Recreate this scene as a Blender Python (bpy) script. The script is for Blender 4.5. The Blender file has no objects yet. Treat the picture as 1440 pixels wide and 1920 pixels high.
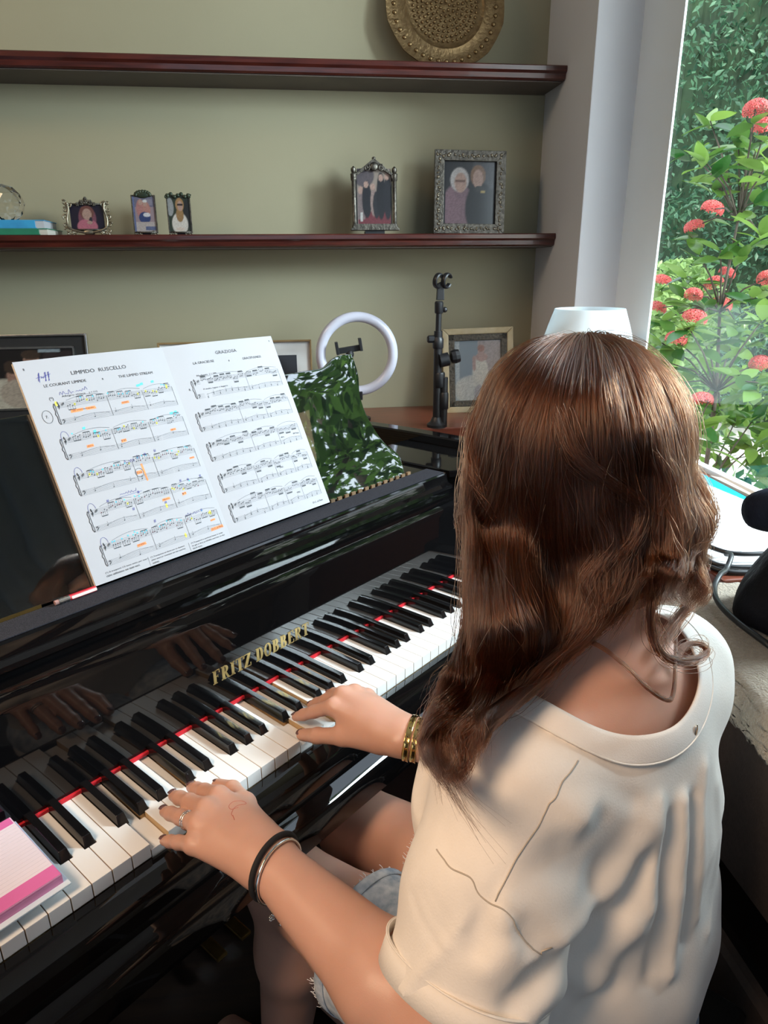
import bpy, bmesh, math, random
import numpy as np
from mathutils import Vector, Matrix
from mathutils.bvhtree import BVHTree
rnd = random.Random(7); R = np.random.RandomState(11)
S = bpy.context.scene
COL = S.collection
A = math.radians(42.4)                 # the piano stands at 42 degrees to the shelf wall
PM = Matrix.Rotation(A, 4, 'Z')
def P2W(p): return PM @ Vector(p)
# ------------------------------------------------------------------ camera
cd = bpy.data.cameras.new('camera'); cam = bpy.data.objects.new('camera', cd); COL.objects.link(cam)
cd.sensor_fit = 'VERTICAL'; cd.sensor_height = 36.0; cd.lens = 36.0 * 1287.06 / 1920.0
cd.clip_start = 0.02; cd.clip_end = 200
yaw, pit, rol = 0.8690 - A, 0.3419, 0.0094
fw = Vector((math.sin(yaw)*math.cos(pit), math.cos(yaw)*math.cos(pit), -math.sin(pit)))
rt = Vector((math.cos(yaw), -math.sin(yaw), 0)); dn = fw.cross(rt)
r2 = rt*math.cos(rol) + dn*math.sin(rol); d2 = dn*math.cos(rol) - rt*math.sin(rol)
m = Matrix((r2, -d2, -fw)).transposed().to_4x4(); m.translation = P2W((-0.1997, -0.6036, 1.349))
cam.matrix_world = m; S.camera = cam
# ------------------------------------------------------------------ light, sky, exposure
S.view_settings.view_transform = 'Standard'; S.view_settings.look = 'None'
S.view_settings.gamma = 1; S.view_settings.use_curve_mapping = False
S.view_settings.exposure = 0.0
w = bpy.data.worlds.new('sky'); S.world = w; w.use_nodes = True
nt = w.node_tree; bg = nt.nodes['Background']; sk = nt.nodes.new('ShaderNodeTexSky')
sk.sky_type = 'NISHITA'; sk.sun_disc = False; sk.sun_elevation = math.radians(58); sk.sun_rotation = math.radians(200)
sk.air_density = 1.6; sk.dust_density = 3.0
hz = nt.nodes.new('ShaderNodeMix'); hz.data_type = 'RGBA'; hz.inputs[0].default_value = 0.55; hz.inputs[7].default_value = (4.2, 4.4, 4.6, 1)      # bright hazy sky
nt.links.new(sk.outputs[0], hz.inputs[6]); nt.links.new(hz.outputs[2], bg.inputs[0]); bg.inputs[1].default_value = 1.1
def lamp(name, kind, loc, energy, col, size=None, aim=None, size_y=None, angle=None):
    l = bpy.data.lights.new(name, kind); o = bpy.data.objects.new(name, l); COL.objects.link(o)
    l.energy = energy; l.color = col; o.location = loc
    if kind == 'AREA':
        l.size = size
        if size_y: l.shape = 'RECTANGLE'; l.size_y = size_y
    elif kind == 'POINT' or kind == 'SPOT': l.shadow_soft_size = size
    if angle is not None: l.angle = angle
    if aim is not None: o.rotation_euler = (Vector(aim) - Vector(loc)).to_track_quat('-Z', 'Y').to_euler()
    return o
lamp('sun', 'SUN', (4, 3, 8), 3.2, (1.0, 0.95, 0.86), aim=(4.9, 5.0, 4.0), angle=0.02)
# daylight of the open sky, coming in through the big window
lamp('window_daylight', 'AREA', (2.4, 0.18, 2.08), 135, (0.78, 0.91, 1.0), size=0.62, size_y=0.75, aim=(0.2, 0.05, 0.73))
lamp('rear_cool_fill', 'AREA', (0.2, -3.1, 1.7), 11, (0.66, 0.82, 1.0), size=1.8, size_y=1.3, aim=(0.4, 1.0, 1.3))  # cool fill added to brighten the pier; the rear wall has no window
# the room's warm lamps, behind the photographer and over the left of the room
wl = lamp('warm_room_lamp', 'SPOT', (-0.84, -0.92, 2.50), 155, (1.0, 0.70, 0.46), size=0.34, aim=(0.40, 0.0, 0.80)); wl.data.spot_size = math.radians(62); wl.data.spot_blend = 0.5
lamp('warm_ceiling_lamp', 'AREA', (-1.5, 0.5, 2.6), 12, (1.0, 0.74, 0.48), size=0.5, aim=(-0.6, 1.3, 0.9))
# ------------------------------------------------------------------ helpers
class MB:
    def __init__(s): s.v = []; s.f = []
    def add(s, v, f):
        n = len(s.v); s.v += [tuple(map(float, q)) for q in v]; s.f += [tuple(i+n for i in q) for q in f]; return s
    def box(s, x0, x1, y0, y1, z0, z1, M=None):
        v = [(x, y, z) for x in (x0, x1) for y in (y0, y1) for z in (z0, z1)]
        if M: v = [M @ Vector(q) for q in v]
        return s.add(v, [(0,1,3,2),(4,6,7,5),(0,4,5,1),(2,3,7,6),(0,2,6,4),(1,5,7,3)])
    def prism(s, poly, lo, hi, ax='z'):
        n = len(poly)
        def p(q, h): return (q[0], q[1], h) if ax == 'z' else ((q[0], h, q[1]) if ax == 'y' else (h, q[0], q[1]))
        return s.add([p(q, lo) for q in poly] + [p(q, hi) for q in poly],
            [tuple(range(n))[::-1], tuple(range(n, 2*n))] + [(i, (i+1) % n, n+(i+1) % n, n+i) for i in range(n)])
    def tube(s, pts, r, n=8, closed=False, caps=True, flat=1.0, up=None):
        pts = [Vector(p) for p in pts]; k = len(pts); rr = r if hasattr(r, '__len__') else [r]*k
        V = []; prev = None
        for i, p in enumerate(pts):
            a = pts[(i-1) % k] if (closed or i) else p; b = pts[(i+1) % k] if (closed or i < k-1) else p
            t = (b - a).normalized() if (b-a).length > 1e-9 else Vector((0, 0, 1))
            if up is not None: e = Vector(up[i] if hasattr(up[0], '__len__') else up); e = (e - t*e.dot(t)).normalized()
            elif prev is None:
                e = t.orthogonal().normalized()
            else: e = (prev - t*prev.dot(t)).normalized()
            prev = e; g = t.cross(e)
            for j in range(n):
                c, sn = math.cos(2*math.pi*j/n), math.sin(2*math.pi*j/n)
                V.append(p + e*(c*rr[i]*flat) + g*(sn*rr[i]))
        F = [(i*n+j, i*n+(j+1) % n, ((i+1) % k)*n+(j+1) % n, ((i+1) % k)*n+j) for i in range(k if closed else k-1) for j in range(n)]
        if caps and not closed: F += [tuple(range(n))[::-1], tuple(range((k-1)*n, k*n))]
        return s.add(V, F)
    def lathe(s, prof, c=(0, 0, 0), n=32, M=None):
        V = []; k = len(prof)
        for r, z in prof:
            for j in range(n):
                a = 2*math.pi*j/n; V.append((c[0]+r*math.cos(a), c[1]+r*math.sin(a), c[2]+z))
        if M: V = [M @ Vector(q) for q in V]
        F = [(i*n+j, i*n+(j+1) % n, (i+1)*n+(j+1) % n, (i+1)*n+j) for i in range(k-1) for j in range(n)]
        F += [tuple(range(n))[::-1], tuple(range((k-1)*n, k*n))]
        return s.add(V, F)
    def ell(s, c, r, n=12, m=8, M=None):
        V = []; F = []
        for i in range(m+1):
            th = math.pi*i/m
            for j in range(n):
                ph = 2*math.pi*j/n
                q = Vector((r[0]*math.sin(th)*math.cos(ph), r[1]*math.sin(th)*math.sin(ph), r[2]*math.cos(th)))
                if M: q = M @ q
                V.append(q + Vector(c))
        F = [(i*n+j, (i+1)*n+j, (i+1)*n+(j+1) % n, i*n+(j+1) % n) for i in range(m) for j in range(n)]
        return s.add(V, F)
    def quad(s, a, b, c, d): return s.add([a, b, c, d], [(0, 1, 2, 3)])
    def build(s, name, mat, parent=None, smooth=False, bevel=0, M=None, seg=2, auto=True):
        me = bpy.data.meshes.new(name); me.from_pydata(s.v, [], s.f); me.validate()
        bm = bmesh.new(); bm.from_mesh(me); bmesh.ops.remove_doubles(bm, verts=bm.verts, dist=1e-6)
        bmesh.ops.recalc_face_normals(bm, faces=bm.faces)
        if bevel: bmesh.ops.bevel(bm, geom=[e for e in bm.edges if e.is_manifold and e.calc_face_angle(0) > 0.6], offset=bevel, segments=seg, affect='EDGES', profile=0.7, clamp_overlap=True)
        bm.to_mesh(me); bm.free()
        return link(me, name, mat, parent, smooth, M)
def link(me, name, mat, parent=None, smooth=False, M=None):
    o = bpy.data.objects.new(name, me); COL.objects.link(o)
    if mat and not me.materials: me.materials.append(mat)
    if smooth:
        me.shade_smooth()
        if smooth is not True: me.set_sharp_from_angle(angle=smooth)
    if parent: o.parent = parent
    if M is not None:
        if parent: o.matrix_local = M
        else: o.matrix_world = M
    return o
def tag(o, label, cat, group=None, kind=None):
    if label: o['label'] = label
    if cat: o['category'] = cat
    if group: o['group'] = group
    if kind: o['kind'] = kind
    return o
def thing(name, label, cat, M=None, group=None):
    o = bpy.data.objects.new(name, None); o.empty_display_size = 0.05; COL.objects.link(o)
    o.matrix_world = M if M is not None else Matrix.Identity(4)
    return tag(o, label, cat, group)
def struct(o): o['kind'] = 'structure'; return o
def T(x, y, z): return Matrix.Translation((x, y, z))
def Rx(d): return Matrix.Rotation(math.radians(d), 4, 'X')
def Ry(d): return Matrix.Rotation(math.radians(d), 4, 'Y')
def Rz(d): return Matrix.Rotation(math.radians(d), 4, 'Z')
def mat(name, col, rough=0.5, metal=0.0, ior=1.5, noise=None, bump=None, trans=0.0, coat=0.0, sss=0.0, emit=None, sheen=0.0, spec=0.5, alpha=None, attr=False, stretch=None):
    m = bpy.data.materials.new(name); m.use_nodes = True; N = m.node_tree.nodes; L = m.node_tree.links; b = N['Principled BSDF']
    b.inputs['Base Color'].default_value = (*col, 1); b.inputs['Roughness'].default_value = rough; b.inputs['Metallic'].default_value = metal
    b.inputs['IOR'].default_value = ior; b.inputs['Transmission Weight'].default_value = trans; b.inputs['Coat Weight'].default_value = coat
    b.inputs['Coat Roughness'].default_value = 0.05; b.inputs['Specular IOR Level'].default_value = spec
    if sss: b.inputs['Subsurface Weight'].default_value = sss; b.inputs['Subsurface Radius'].default_value = (0.012, 0.004, 0.002); b.inputs['Subsurface Scale'].default_value = 0.35
    if sheen: b.inputs['Sheen Weight'].default_value = sheen
    if emit: b.inputs['Emission Color'].default_value = (*emit[:3], 1); b.inputs['Emission Strength'].default_value = emit[3]
    tc = N.new('ShaderNodeTexCoord'); co = tc.outputs['Object']
    if stretch:
        mp = N.new('ShaderNodeMapping'); mp.inputs['Scale'].default_value = stretch; L.new(co, mp.inputs[0]); co = mp.outputs[0]
    if attr:
        at = N.new('ShaderNodeAttribute'); at.attribute_name = 'col'; L.new(at.outputs['Color'], b.inputs['Base Color'])
    if noise:                                    # (scale, second colour, detail)
        nz = N.new('ShaderNodeTexNoise'); nz.inputs['Scale'].default_value = noise[0]; nz.inputs['Detail'].default_value = noise[2] if len(noise) > 2 else 4
        L.new(co, nz.inputs['Vector']); cr = N.new('ShaderNodeValToRGB'); cr.color_ramp.elements[0].position = 0.35; cr.color_ramp.elements[1].position = 0.65
        cr.color_ramp.elements[0].color = (*col, 1); cr.color_ramp.elements[1].color = (*noise[1], 1)
        L.new(nz.outputs['Fac'], cr.inputs[0]); L.new(cr.outputs[0], b.inputs['Base Color'])
    if bump:                                     # (scale, strength, distance)
        nb = N.new('ShaderNodeTexNoise'); nb.inputs['Scale'].default_value = bump[0]; nb.inputs['Detail'].default_value = 5; L.new(co, nb.inputs['Vector'])
        bp = N.new('ShaderNodeBump'); bp.inputs['Strength'].default_value = bump[1]; bp.inputs['Distance'].default_value = bump[2]
        L.new(nb.outputs['Fac'], bp.inputs['Height']); L.new(bp.outputs[0], b.inputs['Normal'])
    return m
def mesh_np(name, V, F, mat=None, parent=None, smooth=True, col=None, M=None):
    me = bpy.data.meshes.new(name); V = np.asarray(V, np.float32); F = np.asarray(F, np.int32); k = F.shape[1]
    me.vertices.add(len(V)); me.vertices.foreach_set('co', V.ravel()); me.loops.add(F.size); me.loops.foreach_set('vertex_index', F.ravel())
    me.polygons.add(len(F)); me.polygons.foreach_set('loop_start', np.arange(0, F.size, k, dtype=np.int32)); me.polygons.foreach_set('loop_total', np.full(len(F), k, np.int32))
    me.update(calc_edges=True)
    if col is not None:
        a = me.color_attributes.new('col', 'FLOAT_COLOR', 'POINT'); c = np.ones((len(V), 4), np.float32); c[:, :3] = col; a.data.foreach_set('color', c.ravel())
    return link(me, name, mat, parent, smooth, M)
def catmull(P, n):                               # smooth curve through points (any dimension)
    P = np.asarray(P, float); k = len(P); t = np.linspace(0, k-1-1e-9, n); i = t.astype(int); u = (t-i)[:, None]
    p0 = P[np.maximum(i-1, 0)]; p1 = P[i]; p2 = P[np.minimum(i+1, k-1)]; p3 = P[np.minimum(i+2, k-1)]
    return 0.5*((2*p1)+(-p0+p2)*u+(2*p0-5*p1+4*p2-p3)*u**2+(-p0+3*p1-3*p2+p3)*u**3)
# ------------------------------------------------------------------ materials
M_wall = mat('olive_wall_paint', (0.315, 0.288, 0.19), 0.75, noise=(2.0, (0.33, 0.30, 0.20)), bump=(260, 0.06, 0.002))
M_white = mat('white_wall_paint', (0.66, 0.665, 0.69), 0.7, noise=(3, (0.645, 0.65, 0.675)), bump=(200, 0.05, 0.002))
M_frame = mat('window_frame_paint', (0.78, 0.82, 0.84), 0.4, noise=(4, (0.76, 0.81, 0.83)))
M_floor = mat('dark_wood_floor', (0.018, 0.012, 0.010), 0.35, noise=(6, (0.030, 0.018, 0.013)), stretch=(1, 12, 1))
M_shelfwood = mat('dark_red_wood', (0.085, 0.016, 0.010), 0.28, noise=(9, (0.040, 0.008, 0.006)), stretch=(1, 14, 14), coat=0.3)
M_counter = mat('red_brown_wood', (0.20, 0.055, 0.030), 0.32, noise=(8, (0.14, 0.036, 0.02)), stretch=(1, 12, 12), coat=0.2)
M_lac = mat('black_lacquer', (0.003, 0.003, 0.0035), 0.035, ior=1.45, noise=(3, (0.0035, 0.003, 0.003)))
M_desk = mat('mirror_black_lacquer', (0.003, 0.004, 0.004), 0.02, ior=2.6, noise=(3, (0.004, 0.004, 0.004)))
M_lac2 = mat('worn_black_lacquer', (0.004, 0.004, 0.005), 0.12, noise=(4, (0.005, 0.0045, 0.004)))
M_felt = mat('black_felt', (0.016, 0.016, 0.020), 0.95, noise=(900, (0.035, 0.035, 0.045), 2), bump=(700, 0.5, 0.002), spec=0.2)
M_red = mat('red_felt', (0.62, 0.010, 0.022), 0.8, noise=(200, (0.5, 0.008, 0.018)))
M_ivory = mat('white_key_plastic', (0.80, 0.79, 0.77), 0.22, noise=(30, (0.79, 0.78, 0.76)), coat=0.2)
M_keyside = mat('key_wood', (0.55, 0.38, 0.20), 0.6, noise=(20, (0.48, 0.32, 0.16)))
M_ebony = mat('black_key_plastic', (0.005, 0.0048, 0.0055), 0.14, noise=(30, (0.008, 0.007, 0.007)))
M_gold = mat('gold_leaf', (0.55, 0.40, 0.16), 0.35, 0.8, noise=(60, (0.42, 0.30, 0.12)))
M_brass = mat('brass', (0.62, 0.40, 0.14), 0.3, 1.0, noise=(40, (0.5, 0.32, 0.1)))
M_paper = mat('score_paper', (0.42, 0.42, 0.45), 0.75, noise=(6, (0.405, 0.405, 0.435)), bump=(90, 0.05, 0.001))
M_ink = mat('printing_ink', (0.015, 0.015, 0.02), 0.7, noise=(50, (0.02, 0.02, 0.025)))
M_black = mat('black_plastic', (0.010, 0.010, 0.012), 0.4, noise=(30, (0.013, 0.013, 0.015)))
M_chrome = mat('silver_metal', (0.72, 0.70, 0.66), 0.25, 1.0, noise=(60, (0.6, 0.58, 0.55)))
M_silver = mat('aged_silver', (0.32, 0.285, 0.22), 0.38, 0.9, noise=(90, (0.20, 0.17, 0.12)), bump=(120, 0.4, 0.002))
M_pewter = mat('dark_pewter', (0.15, 0.135, 0.112), 0.42, 0.8, noise=(110, (0.06, 0.053, 0.045)), bump=(140, 0.5, 0.003))
M_photo = mat('photo_print', (0.5, 0.5, 0.5), 0.35, attr=True, coat=0.5)
M_photo.node_tree.nodes['Principled BSDF'].inputs['Coat Roughness'].default_value = 0.1
# ================================================================== the room
WX, WY = 1.09, 1.80
struct(MB().box(-3.3, 2.0, -3.3, 2.0, -0.1, 0).build('floor', M_floor))
struct(MB().box(-3.3, 1.40, -3.3, 1.95, 2.75, 2.85).build('ceiling', M_white))
struct(MB().box(-3.3, 1.222, WY, WY+0.12, 0, 2.75).build('wall_back', M_wall))
struct(MB().box(-3.3, -3.18, -3.3, WY, 0, 2.75).build('wall_left', M_white))
struct(MB().box(-3.3, 1.36, -3.3, -3.18, 0, 2.75).build('wall_rear', M_white))
wr = MB().box(WX, 1.222, 1.43, WY, 0, 2.75)               # pier beside the window
wr.box(1.24, 1.36, -3.18, 1.43, 0, 0.84); wr.box(1.215, 1.36, -3.18, 1.43, 2.5, 2.75); wr.box(WX, 1.36, -3.18, -1.15, 0, 2.75)
struct(wr.build('wall_right', M_white, bevel=0.004))
win = thing('window_1', None, None); win['kind'] = 'structure'
for nm, b in (('jamb', (1.215, 1.2215, 1.22, 1.432, 0.84, 2.5)), ('jamb', (1.215, 1.30, -1.15, -1.02, 0.84, 2.5)), ('mullion', (1.215, 1.24, -0.16, -0.09, 0.895, 2.42)),
              ('bottom_rail', (1.215, 1.228, -1.02, 1.22, 0.84, 0.897)), ('top_rail', (1.215, 1.228, -1.02, 1.22, 2.42, 2.5))):
    MB().box(*b).build(nm, M_frame, win, bevel=0.004)
gm = bpy.data.materials.new('window_glass'); gm.use_nodes = True; N = gm.node_tree.nodes; L = gm.node_tree.links; N.remove(N['Principled BSDF'])
tr = N.new('ShaderNodeBsdfTransparent'); tr.inputs[0].default_value = (0.93, 0.97, 0.95, 1); gl = N.new('ShaderNodeBsdfGlossy'); gl.inputs['Roughness'].default_value = 0.01
fr = N.new('ShaderNodeLayerWeight'); fr.inputs[0].default_value = 0.5; pw = N.new('ShaderNodeMath'); pw.operation = 'POWER'; pw.inputs[1].default_value = 5; ma = N.new('ShaderNodeMath'); ma.operation = 'MULTIPLY_ADD'; ma.inputs[1].default_value = 0.9; ma.inputs[2].default_value = 0.06; mx = N.new('ShaderNodeMixShader')
L.new(fr.outputs['Facing'], pw.inputs[0]); L.new(pw.outputs[0], ma.inputs[0]); L.new(ma.outputs[0], mx.inputs[0]); L.new(tr.outputs[0], mx.inputs[1]); L.new(gl.outputs[0], mx.inputs[2]); L.new(mx.outputs[0], N['Material Output'].inputs[0])
for y0, y1 in ((-0.09, 1.22), (-1.02, -0.16)):
    MB().quad((1.2185, y0, 0.897), (1.2185, y1, 0.897), (1.2185, y1, 2.42), (1.2185, y0, 2.42)).build('glass_pane', gm, win)
# curtain drawn over the near end of the window (seen mirrored in the piano)
M_curt = mat('grey_blue_curtain', (0.20, 0.24, 0.27), 0.8, noise=(8, (0.17, 0.20, 0.23)))
nu, nv = 60, 6; V = []
for j in range(nv):
    for i in range(nu):
        u = i/(nu-1); V.append((1.165+0.4*0.035*math.sin(u*38)+0.012*math.sin(u*71+1), 0.02-1.15*u, 0.06+2.4*j/(nv-1)))
F = [(j*nu+i, j*nu+i+1, (j+1)*nu+i+1, (j+1)*nu+i) for j in range(nv-1) for i in range(nu-1)]
tag(mesh_np('window_curtain', V, F, M_curt), 'grey blue curtain hanging over the near end of the big window', 'curtain')
# shelves
for nm, z0, z1, lb in (('wall_shelf', 1.857, 1.893, 'dark red wooden wall shelf carrying the round brass tray, upper of two'),
                       ('wall_shelf', 1.409, 1.445, 'dark red wooden wall shelf carrying the small photo frames, lower of two')):
    sh = thing(nm, lb, 'shelf', T(0, 0, z0)); h = z1-z0
    pf = [(1.800, 0), (1.635, 0), (1.628, 0.004), (1.626, 0.016), (1.618, 0.022), (1.618, h-0.003), (1.621, h), (1.800, h)]
    MB().prism(pf, -2.6, WX-0.001, 'x').build('board', M_shelfwood, sh)
    MB().box(-2.6, WX-0.004, 1.64, 1.80, -0.003, -0.0005).build('underside', mat('shelf_underside', (0.10, 0.075, 0.06), 0.6, noise=(8, (0.08, 0.06, 0.05))), sh)
# counter along the shelf wall and under the window
ct = thing('corner_counter', 'red brown wooden counter running along the wall and under the window', 'counter', T(0, 0, 0))
MB().prism([(-2.6, 1.797), (1.088, 1.797), (1.088, 1.428), (1.213, 1.428), (1.213, 0.31), (0.905, 0.31), (0.905, 1.44), (-2.6, 1.44)], 0.852, 0.887, 'z').build('worktop', M_counter, ct, bevel=0.003)
MB().box(-2.6, 1.08, 1.50, 1.79, 0.0, 0.852).build('cupboard', M_counter, ct)
MB().box(0.95, 1.20, 0.36, 1.42, 0.0, 0.852).build('side_cupboard', M_counter, ct)
# ================================================================== the grand piano (built in its own frame, x along the keys)
pn = thing('grand_piano', 'black lacquered grand piano with open keyboard and mirror bright music desk', 'piano', PM)
KZ = 0.73; K = 0.0235; X0, X1 = -9*K, 43*K
octb = {0: 21.2, 1: 49.28, 3: 90.6, 4: 117.5, 5: 144.4}                # black key centres in mm from C, by the white key on their left
def blacks():
    out = []
    for i in range(-9, 42):
        o, d = divmod(i, 7)
        if d in octb: out.append((i, o*7*K + octb[d]*1e-3*K*7/0.1645))
    return out
BL = blacks(); BD = dict(BL); BW = 0.0137; G = 0.0005
PRESSED = {4, 7, 14, 16}
wcache = {}
for i in range(-9, 43):
    l = i*K+G; r = (i+1)*K-G; lb = rb = None
    if i-1 in BD: lb = BD[i-1] + BW/2 - i*K
    if i in BD: rb = BD[i] - BW/2 - i*K
    key = (round(lb or 0, 5), round(rb or 0, 5))
    if key not in wcache:
        a = (lb or G); b = (rb or K-G); yb = 0.165
        poly = [(G, 0.0), (K-G, 0.0)] + ([(K-G, 0.050), (b-0.0004, 0.050), (b-0.0004, yb)] if rb else [(K-G, yb)]) + ([(a+0.0004, yb), (a+0.0004, 0.050), (G, 0.050)] if lb else [(G, yb)])
        mb = MB().prism(poly, -0.019, 0, 'z'); o = mb.build('white_key', M_ivory, pn, bevel=0.0008, seg=2)
        wcache[key] = o.data; o.data.materials.append(M_keyside)
        for f in o.data.polygons:
            if abs(f.normal.x) > 0.8 and f.center.z < -0.004: f.material_index = 1
        o.data.update()
    else:
        o = bpy.data.objects.new('white_key', wcache[key]); COL.objects.link(o); o.parent = pn
    Mk = T(i*K, 0, KZ)
    if i in PRESSED: Mk = T(i*K, 0.25, KZ) @ Rx(-2.2).inverted() @ T(0, -0.25, 0)
    o.matrix_local = Mk
bkme = None
for i, c in BL:
    if bkme is None:
        mb = MB(); w0, w1 = BW/2, 0.0046
        mb.add([(-w0, 0.050, -0.003), (w0, 0.050, -0.003), (w0, 0.165, -0.003), (-w0, 0.165, -0.003),
                (-w1, 0.0565, 0.0118), (w1, 0.0565, 0.0118), (w1, 0.165, 0.0118), (-w1, 0.165, 0.0118)],
               [(0,1,2,3),(4,5,6,7),(0,1,5,4),(1,2,6,5),(2,3,7,6),(3,0,4,7)])
        o = mb.build('black_key', M_ebony, pn, bevel=0.0012, seg=3, smooth=0.5); bkme = o.data
    else: o = bpy.data.objects.new('black_key', bkme); COL.objects.link(o); o.parent = pn
    o.matrix_local = T(c, 0, KZ)
MB().box(X0, X1, 0.1385, 0.1425, KZ+0.0002, KZ+0.0045).build('red_felt_strip', M_red, pn)['label'] = 'red felt strip along the back of the keys'
# fallboard: upright polished board over the keys
fp = [(0.1430, KZ+0.0045), (0.1430, 0.878), (0.1445, 0.890), (0.1485, 0.899), (0.1470, 0.903), (0.1480, 0.908), (0.175, 0.911), (0.200, 0.911), (0.200, KZ+0.02), (0.165, KZ+0.0045)]
MB().prism(fp, X0-0.012, X1+0.012, 'x').build('fallboard', M_lac, pn, smooth=0.6)
# music ledge
lp = [(0.166, 0.905), (0.1655, 0.918), (0.158, 0.9215), (0.160, 0.9275), (0.170, 0.9315), (0.172, 0.9375), (0.1735, 0.9475), (0.176, 0.950), (0.285, 0.950), (0.285, 0.905)]
MB().prism(lp, -0.125, 0.921, 'x').build('music_ledge', M_lac, pn, smooth=0.5)
MB().box(-0.120, 0.917, 0.1785, 0.2225, 0.950, 0.9515).build('felt_runner', M_felt, pn, bevel=0.0006)['label'] = 'black felt strip on the music ledge'
# ratchet slots under the desk
mb = MB()
for k in range(52):
    if k < 5 or k > 38: mb.box(-0.09+k*0.0185, -0.09+k*0.0185+0.010, 0.2228, 0.2275, 0.950, 0.957)
mb.build('ratchet_blocks', mat('ratchet_wood', (0.20, 0.12, 0.06), 0.6, noise=(40, (0.12, 0.07, 0.035))), pn)['kind'] = 'stuff'
MB().box(0.020, 0.112, 0.2226, 0.2245, 0.9515, 0.9555).build('brass_slide', M_brass, pn)['label'] = 'brass slide at the foot of the music desk'
# music desk, leaning back 25 degrees
half = [(0.444, 0.004), (0.4476, 0.033), (0.4455, 0.0475), (0.437, 0.0575), (0.422, 0.071), (0.410, 0.091), (0.401, 0.115), (0.3955, 0.136), (0.3934, 0.155), (0.3945, 0.177), (0.3995, 0.192), (0.409, 0.2145), (0.4125, 0.230), (0.4132, 0.248), (0.4125, 0.2645), (0.392, 0.2652), (0.3725, 0.2648), (0.3578, 0.2610), (0.345, 0.2545), (0.336, 0.250), (0.325, 0.2468), (0.312, 0.245), (0.23, 0.2455), (0.1, 0.246)]
DM = T(0.403, 0.2225, 0.95) @ Rx(-25)
MB().prism(half + [(-x, z) for x, z in half[::-1]], 0.0, 0.012, 'y').build('music_desk', M_desk, pn, bevel=0.0022, seg=3, M=DM, smooth=0.5)['label'] = 'mirror bright black music desk with scalloped ends'
for sx in (-0.25, 0.25): MB().box(sx-0.02, sx+0.02, 0.013, 0.022, 0.02, 0.20).build('desk_prop', M_lac2, pn, M=DM)
# case
def offs(pl, d):
    out = []
    for i, p in enumerate(pl):
        a = Vector(pl[max(i-1, 0)]); b = Vector(pl[min(i+1, len(pl)-1)]); t = (b-a).normalized(); out.append((p[0]-t.y*d, p[1]+t.x*d))
    return out
out = [tuple(q) for q in catmull([(1.125, -0.03), (1.125, 0.25), (1.122, 0.50), (1.08, 0.72), (0.93, 0.90), (0.74, 1.04), (0.58, 1.22), (0.42, 1.42), (0.20, 1.53), (-0.05, 1.50), (-0.24, 1.36), (-0.325, 1.15), (-0.325, 0.6), (-0.325, 0.1), (-0.325, -0.03)], 90)]
inn = offs(out, 0.042)
n = len(out); mb = MB(); rows = [(out, 0.60), (out, 0.972), (offs(out, 0.004), 0.9755), (offs(out, 0.038), 0.9755), (inn, 0.972), (inn, 0.60)]
V = [(p[0], p[1], z) for pl, z in rows for p in pl]
F = [(a*n+i, a*n+i+1, ((a+1) % 6)*n+i+1, ((a+1) % 6)*n+i) for a in range(6) for i in range(n-1)] + [tuple(a*n for a in range(6)), tuple(a*n+n-1 for a in range(6))[::-1]]
mb.add(V, F).build('rim', M_lac, pn, smooth=0.5)
inner = [p for p in inn if p[1] > 0.25]
inner = [(1.083, 0.25)] + inner + [(-0.283, 0.25)]
MB().prism(inner, 0.84, 0.86, 'z').build('soundboard', mat('spruce_soundboard', (0.30, 0.16, 0.06), 0.4, noise=(6, (0.24, 0.12, 0.045)), stretch=(14, 1, 1)), pn)
MB().prism([(x*0.97+0.01, y*0.97+0.02) for x, y in inner if y < 1.2], 0.861, 0.885, 'z').build('iron_plate', mat('bronze_plate', (0.24, 0.15, 0.05), 0.35, 0.7, noise=(12, (0.20, 0.12, 0.04))), pn, bevel=0.004)
sm = MB()
for k in range(60):
    x = -0.2+k*0.02; ye = 1.28-max(0, (x-0.1))*0.72
    sm.tube([(x, 0.30, 0.905), (x-0.05, ye-0.04, 0.905)], 0.0007, 4)
o = sm.build('strings', M_chrome, pn); o['kind'] = 'stuff'
MB().box(-0.283, 1.083, 0.200, 0.262, 0.62, 0.905).build('pin_block', M_lac2, pn)
# flat side shelf to the right of the desk
MB().prism([(0.9225, 0.168), (0.960, 0.139), (1.083, 0.190), (1.083, 0.405), (1.012, 0.408), (0.9225, 0.292)], 0.940, 0.955, 'z').build('side_shelf', M_lac, pn, bevel=0.0025)
MB().prism([(-0.1265, 0.168), (-0.160, 0.139), (-0.283, 0.190), (-0.283, 0.405), (-0.212, 0.408), (-0.1265, 0.292)], 0.940, 0.955, 'z').build('side_shelf', M_lac, pn, bevel=0.0025)
# cheek blocks, arms, key slip, key bed
for a, b in ((X0-0.062, X0-0.002), (X1+0.002, X1+0.0725)):
    cp = [(-0.020, 0.64), (-0.020, 0.742), (-0.010, 0.752), (0.145, 0.757), (0.145, 0.64)]
    MB().prism(cp, a, b, 'x').build('cheek_block', M_lac, pn, bevel=0.003)
sp = [(-0.0035, 0.62), (-0.0035, 0.7125), (-0.030, 0.7125), (-0.0385, 0.7105), (-0.043, 0.705), (-0.0445, 0.697), (-0.0445, 0.672), (-0.050, 0.669), (-0.062, 0.664), (-0.068, 0.655), (-0.068, 0.62)]
MB().prism(sp, X0-0.062, X1+0.0725, 'x').build('key_slip', M_lac, pn, smooth=0.6)
MB().box(-0.283, 1.083, -0.03, 1.0, 0.585, 0.62).build('key_bed', M_lac2, pn, bevel=0.004)
MB().box(X0, X1, 0.01, 0.16, 0.62, 0.7105).build('key_frame', M_keyside, pn)
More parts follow.
